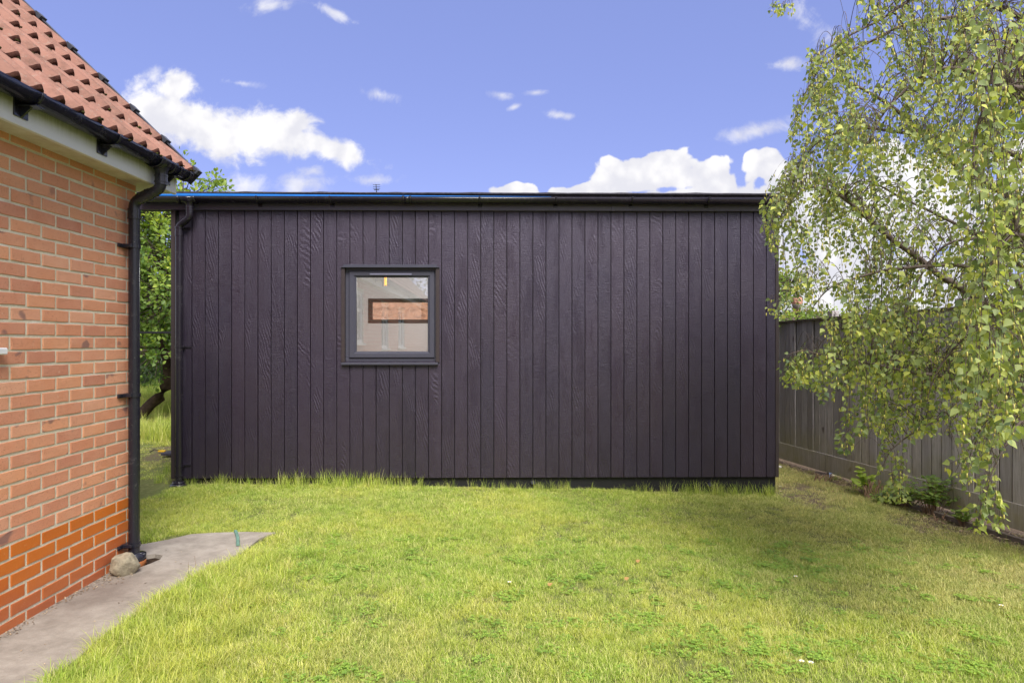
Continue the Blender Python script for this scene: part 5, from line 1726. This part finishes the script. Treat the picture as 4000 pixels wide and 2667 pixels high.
# ------------------------------------------------------------------ man behind the fence
YM = 10.1
fc = P(3112, 1180, YM)
Zh = fc.z
g0 = Zh - 1.62
g = MB(); g.box(3.6, 6.0, 9.6, 11.2, -.1, g0)
tag(g.build('raised_patio', M['path']), kind='structure')
man = empty('person', (fc.x, YM, g0), 0, 'grey-bearded man in a dark top looking over the fence through the leaves', 'person')
def make_man():
    bm = bmesh.new()
    J = {}
    def j(n_, x, y, z, r): J[n_] = (bm.verts.new((x, y, z)), r)
    j('pelvis', 0, 0, .95, .15)
    j('belly', 0, -.01, 1.10, .15); j('chest', 0, 0, 1.28, .165); j('neckb', 0, .0, 1.42, .075); j('neck', 0, -.005, 1.50, .058); j('skull', 0, -.015, 1.60, .085)
    E = [('pelvis', 'belly'), ('belly', 'chest'), ('chest', 'neckb'), ('neckb', 'neck'), ('neck', 'skull')]
    for s_, t_ in ((-1, 'L'), (1, 'R')):
        j('sh' + t_, s_ * .17, 0, 1.38, .07); j('el' + t_, s_ * .25, .02, 1.10, .045); j('wr' + t_, s_ * .27, -.06, .86, .03); j('pa' + t_, s_ * .275, -.08, .79, .032)
        E += [('chest', 'sh' + t_), ('sh' + t_, 'el' + t_), ('el' + t_, 'wr' + t_), ('wr' + t_, 'pa' + t_)]
        for q in range(4):
            j('f%d' % q + t_, s_ * .275, -.115 + q * .022, .735, .0095); j('g%d' % q + t_, s_ * .265, -.115 + q * .022, .70 + (.01 if q in (0, 3) else 0), .008)
            E += [('pa' + t_, 'f%d' % q + t_), ('f%d' % q + t_, 'g%d' % q + t_)]
        j('t' + t_, s_ * .255, -.125, .775, .011); j('u' + t_, s_ * .248, -.14, .745, .009)
        E += [('pa' + t_, 't' + t_), ('t' + t_, 'u' + t_)]
        j('hi' + t_, s_ * .09, 0, .88, .10); j('kn' + t_, s_ * .11, -.01, .48, .058); j('an' + t_, s_ * .12, .02, .09, .042); j('to' + t_, s_ * .13, -.14, .04, .038)
        E += [('pelvis', 'hi' + t_), ('hi' + t_, 'kn' + t_), ('kn' + t_, 'an' + t_), ('an' + t_, 'to' + t_)]
    for a_, b_ in E: bm.edges.new((J[a_][0], J[b_][0]))
    rad = {}
    bm.verts.index_update()
    for n_, (v, r_) in J.items(): rad[v.index] = r_
    me = bpy.data.meshes.new('skel'); bm.to_mesh(me); bm.free()
    o = put(bpy.data.objects.new('skel', me))
    sk = o.modifiers.new('s', 'SKIN')
    for i, d in enumerate(me.skin_vertices[0].data):
        d.radius = (rad[i], rad[i]); d.use_root = (i == 0)
    sub_ = o.modifiers.new('ss', 'SUBSURF'); sub_.levels = 2
    dg = bpy.context.evaluated_depsgraph_get()
    m2 = bpy.data.meshes.new_from_object(o.evaluated_get(dg))
    bpy.data.objects.remove(o)
    bm = bmesh.new(); bm.from_mesh(m2)
    # head: shaped ellipsoid with brow, nose, cheeks, ears
    hs = bmesh.ops.create_uvsphere(bm, u_segments=40, v_segments=28, radius=1)
    for v in hs['verts']:
        x, y, z = v.co
        fx = .077 * (1 - .20 * max(0, -z)); fy = .098; fz = .118
        c_ = Vector((x * fx, y * fy, z * fz))
        if y < 0:
            f_ = -y
            nose = math.exp(-((x / .16) ** 2) - ((z + .10) / .20) ** 2) * .026
            tipn = math.exp(-((x / .15) ** 2) - ((z + .20) / .09) ** 2) * .010
            brow = math.exp(-((z - .22) / .10) ** 2) * math.exp(-(x / .6) ** 2) * .006
            eye = math.exp(-(((abs(x) - .38) / .16) ** 2) - ((z - .06) / .10) ** 2) * -.012
            lips = math.exp(-((x / .28) ** 2) - ((z + .46) / .05) ** 2) * .006
            mouth = math.exp(-((x / .28) ** 2) - ((z + .52) / .03) ** 2) * -.008
            chin = math.exp(-((x / .3) ** 2) - ((z + .85) / .14) ** 2) * .014
            c_.y -= (nose + tipn + brow + eye + lips + mouth + chin) * f_
        v.co = c_ + Vector((0, -.02, 1.625))
    for s_ in (-1, 1):
        e_ = bmesh.ops.create_icosphere(bm, subdivisions=2, radius=1)
        for v in e_['verts']: v.co = Vector((v.co.x * .010 + s_ * .079, v.co.y * .020 + .0, v.co.z * .032 + 1.625))
    me = bpy.data.meshes.new('body'); bm.to_mesh(me); bm.free()
    o = put(bpy.data.objects.new('body', me))
    rm = o.modifiers.new('r', 'REMESH'); rm.mode = 'VOXEL'; rm.voxel_size = .0055
    dg = bpy.context.evaluated_depsgraph_get()
    m3 = bpy.data.meshes.new_from_object(o.evaluated_get(dg))
    bpy.data.objects.remove(o)
    skin = m_simple('skin', (.52, .27, .19), .55, .3, .12, 60); shirt = m_simple('dark_top', (.07, .045, .045), .9, .1, .3, 40); jean = m_simple('jeans', (.05, .07, .12), .9, .1, .2, 40); shoe = m_simple('shoes', (.03, .025, .02), .5)
    m3.materials.clear()
    for q in (skin, shirt, jean, shoe): m3.materials.append(q)
    for p_ in m3.polygons:
        c_ = p_.center; q = 0
        if c_.z < .10: q = 3
        elif c_.z < .98 and abs(c_.x) < .22: q = 2
        elif c_.z < 1.455 and c_.z > .87: q = 1
        p_.material_index = q; p_.use_smooth = True
    put(bpy.data.objects.new('body', m3), man)
    hair = m_simple('grey_hair', (.16, .13, .115), .9, .1, .35, 90, .004)
    beard = m_simple('grey_beard', (.40, .37, .35), .9, .1, .35, 90, .004)
    def shell(name, cond, mat, grow):
        bm = bmesh.new(); bmesh.ops.create_uvsphere(bm, u_segments=36, v_segments=26, radius=1)
        for v in bm.verts:
            n_ = mnoise.noise(v.co * 6) * .004
            v.co = Vector((v.co.x * (.080 * (1 - .20 * max(0, -v.co.z)) + grow + n_), v.co.y * (.102 + grow + n_), v.co.z * (.120 + grow + n_)))
        bmesh.ops.delete(bm, geom=[f_ for f_ in bm.faces if not cond(f_.calc_center_median())], context='FACES')
        for v in bm.verts: v.co += Vector((0, -.02, 1.625))
        me = bpy.data.meshes.new(name); bm.to_mesh(me); bm.free(); me.materials.append(mat)
        o = put(bpy.data.objects.new(name, me), man); s2 = o.modifiers.new('t', 'SOLIDIFY'); s2.thickness = .006; s2.offset = 0
    shell('hair', lambda c_: c_.z > .035 + (.035 if c_.y < -.03 else -.07) and not (abs(c_.x) > .07 and c_.z < .02), hair, .003)
    shell('beard', lambda c_: c_.y < -.005 and c_.z < -.045 and not (abs(c_.x) < .026 and -.068 < c_.z < -.052), beard, .005)
make_man()
man.rotation_euler = (0, 0, R(-12))

# ------------------------------------------------------------------ grass
src = bpy.data.collections.new('grass_sources')
def blade_clump(name, nb, rad, h0, h1, wdt, bend, mat, seed, segs=3):
    r_ = np.random.default_rng(seed)
    vs, fs, rn = [], [], []
    for i in range(nb):
        a_ = r_.uniform(0, 2 * math.pi); rr = rad * math.sqrt(r_.uniform(0, 1))
        b = np.array((math.cos(a_) * rr, math.sin(a_) * rr, -.006))
        h = r_.uniform(h0, h1); az = r_.uniform(0, 2 * math.pi)
        d = np.array((math.cos(az), math.sin(az), 0)); sd_ = np.array((-d[1], d[0], 0))
        bn = bend * r_.uniform(.3, 1.5)
        base = len(vs); w_ = wdt * r_.uniform(.7, 1.3)
        for s_ in range(segs):
            t_ = s_ / segs
            c_ = b + d * bn * h * t_ ** 1.7 + np.array((0, 0, h * (t_ - .35 * min(1, bn) * t_ * t_)))
            ww = w_ * (1 - t_ * .65)
            vs += [tuple(c_ - sd_ * ww / 2), tuple(c_ + sd_ * ww / 2)]
        vs.append(tuple(b + d * bn * h + np.array((0, 0, h * (1 - .35 * min(1, bn))))))
        for s_ in range(segs - 1): fs.append((base + 2 * s_, base + 2 * s_ + 1, base + 2 * s_ + 3, base + 2 * s_ + 2))
        fs.append((base + 2 * segs - 2, base + 2 * segs - 1, base + 2 * segs))
        rn += [r_.uniform(0, 1)] * segs
    me = bpy.data.meshes.new(name); me.from_pydata(vs, [], fs)
    at_ = me.attributes.new('rnd', 'FLOAT', 'FACE'); at_.data.foreach_set('value', rn)
    me.materials.append(mat)
    return bpy.data.objects.new(name, me)
def clover_clump(name, nb, rad, mat, seed):
    r_ = np.random.default_rng(seed)
    vs, fs, rn = [], [], []
    for i in range(nb):
        a_ = r_.uniform(0, 2 * math.pi); rr = rad * math.sqrt(r_.uniform(0, 1))
        c_ = np.array((math.cos(a_) * rr, math.sin(a_) * rr, r_.uniform(.010, .028)))
        ph = r_.uniform(0, 6.28); tl = r_.uniform(-.3, .3)
        rnv = r_.uniform(0, .75)
        for q in range(3):
            an = ph + q * 2.094; u = np.array((math.cos(an), math.sin(an), tl)); v = np.array((-math.sin(an), math.cos(an), tl * .5)); s_ = .0085
            b = len(vs)
            vs += [tuple(c_), tuple(c_ + (u * .6 + v * .5) * s_), tuple(c_ + (u * 1.15 + v * .35) * s_), tuple(c_ + (u * 1.15 - v * .35) * s_), tuple(c_ + (u * .6 - v * .5) * s_)]
            fs.append((b, b + 1, b + 2, b + 3, b + 4)); rn.append(rnv)
    me = bpy.data.meshes.new(name); me.from_pydata(vs, [], fs)
    at_ = me.attributes.new('rnd', 'FLOAT', 'FACE'); at_.data.foreach_set('value', rn)
    me.materials.append(mat)
    return bpy.data.objects.new(name, me)
MG = m_grass('grass_blade')
def source_collection(name, objs):
    c = bpy.data.collections.new(name)
    for o in objs: c.objects.link(o)
    return c
def scatter(name, pts, scl, rz, dry, lush, coll, ncoll, label):
    me = bpy.data.meshes.new(name)
    N = len(pts)
    me.vertices.add(N); me.vertices.foreach_set('co', np.asarray(pts, float).ravel())
    for an, vals in (('scl', scl), ('dry', dry), ('lush', lush), ('rz', rz)):
        a_ = me.attributes.new(an, 'FLOAT', 'POINT'); a_.data.foreach_set('value', np.asarray(vals, np.float32))
    a_ = me.attributes.new('pick', 'INT', 'POINT'); a_.data.foreach_set('value', rng.integers(0, ncoll, N).astype(np.int32))
    o = put(bpy.data.objects.new(name, me))
    ng = bpy.data.node_groups.new(name, 'GeometryNodeTree')
    ng.interface.new_socket('Geometry', in_out='INPUT', socket_type='NodeSocketGeometry')
    ng.interface.new_socket('Geometry', in_out='OUTPUT', socket_type='NodeSocketGeometry')
    N_ = ng.nodes; L_ = ng.links
    gi, go = N_.new('NodeGroupInput'), N_.new('NodeGroupOutput')
    ci = N_.new('GeometryNodeCollectionInfo'); ci.inputs['Collection'].default_value = coll
    ci.inputs['Separate Children'].default_value = True; ci.inputs['Reset Children'].default_value = True
    ip = N_.new('GeometryNodeInstanceOnPoints'); ip.inputs['Pick Instance'].default_value = True
    def na(n_, t_):
        x = N_.new('GeometryNodeInputNamedAttribute'); x.data_type = t_; x.inputs['Name'].default_value = n_; return x.outputs['Attribute']
    L_.new(gi.outputs[0], ip.inputs['Points']); L_.new(ci.outputs[0], ip.inputs['Instance'])
    L_.new(na('pick', 'INT'), ip.inputs['Instance Index']); L_.new(na('scl', 'FLOAT'), ip.inputs['Scale'])
    cx = N_.new('ShaderNodeCombineXYZ'); L_.new(na('rz', 'FLOAT'), cx.inputs[2])
    L_.new(cx.outputs[0], ip.inputs['Rotation'])
    L_.new(ip.outputs[0], go.inputs[0])
    md = o.modifiers.new('scatter', 'NODES'); md.node_group = ng
    tag(o, label, 'grass', kind='stuff')
    return o
short = source_collection('short', [blade_clump('short%d' % i, 34, .045, .018, .042, .0026, .75, MG, 100 + i, 2) for i in range(5)])
longc = source_collection('long', [blade_clump('long%d' % i, 34, .045, .05, .115, .0028, .85, MG, 200 + i, 4) for i in range(5)])
tuft = source_collection('tuft', [blade_clump('tuft%d' % i, 18, .04, .06, .24, .0036, .42, MG, 300 + i, 4) for i in range(5)])
MC = leaf_mat('clover_leaf', [(0, (.20, .34, .06)), (.6, (.34, .50, .08)), (1, (.50, .62, .12))], transl=.3)
clov = source_collection('clover', [clover_clump('clover%d' % i, 26, .05, MC, 400 + i) for i in range(3)])
def in_lawn(x, y, pad=0):
    if y < 5.055 and x < path_edge(y) + .01 and not (x < -2.62 and y > 4.72): return False
    if x < -2.5 and y < 4.72: return False
    if x > fence_x(y) - .03: return False
    # garden room footprint
    if y > 6.80 + (x + 3.47) * .0128 - .03 and -3.5 < x < 2.72 and y < 10.2: return False
    return True
def visible(x, y):
    if y < 2.5: return False
    return abs(x) < y * .80 + .9
def gen(n, x0, x1, y0, y1, keep):
    out = []
    xs = rng.uniform(x0, x1, n); ys = rng.uniform(y0, y1, n); u = rng.uniform(0, 1, n)
    for x, y, k_ in zip(xs, ys, u):
        if in_lawn(x, y) and visible(x, y) and k_ < keep(x, y): out.append((x, y))
    out = np.array(out)
    z = lawn_z(out[:, 0], out[:, 1])
    return np.column_stack([out, z])
def attrs(pts, lush0=.5, drymul=1.0):
    dry = np.array([min(1, dry_amt(x, y) * drymul) for x, y, z in pts])
    dry = np.clip(dry + rng.normal(0, .10, len(pts)), 0, 1)
    lush = np.array([min(1, max(0, lush0 + 1.1 * ln(x, y, 1.1, 20) + .7 * ln(x, y, 3.7, 8) + .3 * ln(x, y, 11, 1))) for x, y, z in pts])
    return dry, lush
pts = gen(62000, -3.4, 4.4, 2.5, 8.9, lambda x, y: (1 - .93 * soil_amt(x, y)) * (1.0 if y < 5 else .8))
dry, lush = attrs(pts)
hn = np.array([1.0 + .5 * ln(x, y, 1.6, 14) + .35 * ln(x, y, 5, 3) for x, y, z in pts])
scatter('lawn_grass', pts, hn * rng.uniform(.8, 1.3, len(pts)), rng.uniform(0, 6.28, len(pts)), dry, lush, short, 5, 'short mown lawn grass covering the garden')
# soft long grass beside the path, and patches by the building
def keep_long(x, y):
    a_ = 1 - min(1, max(0, (x + 1.93) / (.62 - .10 * (y - 3.5)))) if y < 4.6 else 0
    b_ = .9 if (y > 5.0 and y < 6.4 and x < .6 and ln(x, y, 1.2, 6) > .02) else 0
    c_ = .30 if ln(x, y, 1.4, 31) > .18 else .045
    return max(a_ ** .7, b_ * .6, c_ * (1 if x < 1.5 else 0))
pts = gen(34000, -3.2, 4.0, 2.5, 6.8, keep_long)
dry, lush = attrs(pts, .30, .5)
near = np.array([1.0 if (x < -1.1 and y < 4.6) else .55 for x, y, z in pts])
scatter('long_grass', pts, near * rng.uniform(.6, 1.15, len(pts)), rng.uniform(0, 6.28, len(pts)), dry, lush, longc, 5, 'longer soft grass left uncut beside the concrete path')
# tufts against the skirting
tp = []
for i in range(560):
    s_ = rng.uniform(.12, 6.2)
    w_ = .35 + .65 * max(0, ln(s_, 0, 1.15, 2) + .35) * 1.4
    if 1.1 < s_ < 2.3: w_ = max(w_, .9)
    if 4.1 < s_ < 4.6: w_ *= .35
    if rng.uniform() > w_: continue
    x = SX0 + s_; y = SY0 + s_ * math.sin(TH) - abs(rng.normal(.05, .06)) - .01
    tp.append((x, y, float(lawn_z(x, y)) - .01, (.55 + .35 * min(1, w_)) * rng.uniform(.5, 1.2) * (1.1 if 1.1 < s_ < 2.6 else .85)))
for (px, py, n_, sc_) in ((3430, 1925, 26, .8), (3470, 1950, 22, .7), (3350, 1890, 12, .7), (3500, 1960, 14, .6), (3880, 2150, 6, .5), (3960, 2200, 8, .6), (665, 1850, 10, .9), (650, 1880, 8, .6)):
    x0, y0, z0 = ground_at(px, py)
    for q in range(n_):
        x, y = x0 + rng.normal(0, .10), y0 + rng.normal(0, .08)
        tp.append((x, y, float(lawn_z(x, y)), sc_ * rng.uniform(.6, 1.2)))
tp = np.array(tp)
scatter('grass_tufts', tp[:, :3], tp[:, 3], rng.uniform(0, 6.28, len(tp)), rng.uniform(0, .25, len(tp)), rng.uniform(.3, 1.0, len(tp)), tuft, 5, 'tall grass tufts growing against the skirting of the garden room and fence foot')
# clover patches
pts = gen(6000, -1.6, 3.6, 2.6, 5.2, lambda x, y: min(1, max(0, (ln(x, y, 1.7, 44) + .4 * ln(x, y, 6, 4) - .27) * .5)) + .04)
dry, lush = attrs(pts, .7, .0)
o = scatter('clover', pts, rng.uniform(.8, 1.2, len(pts)), rng.uniform(0, 6.28, len(pts)), dry * 0, lush, clov, 3, 'patches of clover leaves spread through the lawn')
# rough grass beyond the gap on the left
def gen2(n, x0, x1, y0, y1, keep):
    xs = rng.uniform(x0, x1, n); ys = rng.uniform(y0, y1, n); u = rng.uniform(0, 1, n)
    out = np.array([(x, y) for x, y, k_ in zip(xs, ys, u) if k_ < keep(x, y)])
    return np.column_stack([out, lawn_z(out[:, 0], out[:, 1])])
pts = gen2(9000, -9, -3.2, 7.0, 17, lambda x, y: (1 - soil_amt(x, y)) if y < 9.3 else 1)
dry, lush = attrs(pts, .5, .9)
scatter('rough_grass', pts, rng.uniform(.9, 1.5, len(pts)) * np.where(pts[:, 1] > 9.3, 1.7, .9), rng.uniform(0, 6.28, len(pts)), dry, lush, short, 5, 'worn grass between the house corner and the leaning tree')
pts = gen2(5200, -9, -3.4, 9.4, 17, lambda x, y: 1.0 if (9.6 < y < 10.2 or 12.6 < y < 13.8 or y > 15) else .12)
dry, lush = attrs(pts, .7, .6)
scatter('meadow_grass', pts, rng.uniform(1.1, 1.9, len(pts)), rng.uniform(0, 6.28, len(pts)), dry, lush, tuft, 5, 'bands of tall unmown grass around the leaning tree')
# litter: bits of dead leaf and grit at the wall foot, clippings at the fence foot
def litter(name, label, pts, size, mat, seed):
    r_ = np.random.default_rng(seed); n_ = len(pts)
    tp_ = r_.normal(size=(n_, 3)); tp_[:, 2] *= .15
    nr_ = r_.normal(size=(n_, 3)) * .3; nr_[:, 2] = 1
    o = put(leaf_mesh(name, pts, tp_, nr_, size * r_.uniform(.4, 1.4, n_), mat, r_.uniform(0, 1, n_), LEAF_OVAL * np.array((.6, 1, 1)), LO_F))
    return tag(o, label, 'litter', kind='stuff')
M['litterleaf'] = leaf_mat('litter', [(0, (.10, .07, .05)), (.5, (.28, .19, .12)), (1, (.55, .44, .30))], transl=.1)
pl_ = [(-2.53 + abs(rng.normal(0, .028)) + .004, rng.uniform(3.2, 4.3), .004) for _ in range(260)] + [(-2.45 + rng.normal(0, .05), 4.02 + rng.normal(0, .07), .004) for _ in range(90)] + [(rng.uniform(-2.5, -1.95), rng.uniform(2.8, 5.0), .003) for _ in range(60)]
pl_ = [p for p in pl_ if p[0] > -2.528]
litter('leaf_litter', 'dead leaf bits and grit gathered along the foot of the brick wall', np.array(pl_), .014, M['litterleaf'], 1)
pl_ = []
for _ in range(2600):
    y = rng.uniform(4.6, 9.6); d_ = abs(rng.normal(.0, .22)) + .03
    x = fence_x(y) - d_
    if soil_amt(x, y) < .15 and rng.uniform() > .35: continue
    pl_.append((x, y, float(lawn_z(x, y)) + .012))
litter('garden_litter', 'dry clippings and dead leaves strewn along the bottom of the fence', np.array(pl_), .032, M['litterleaf'], 2)
print('leaves', len(lp), 'twigs', len(twl))
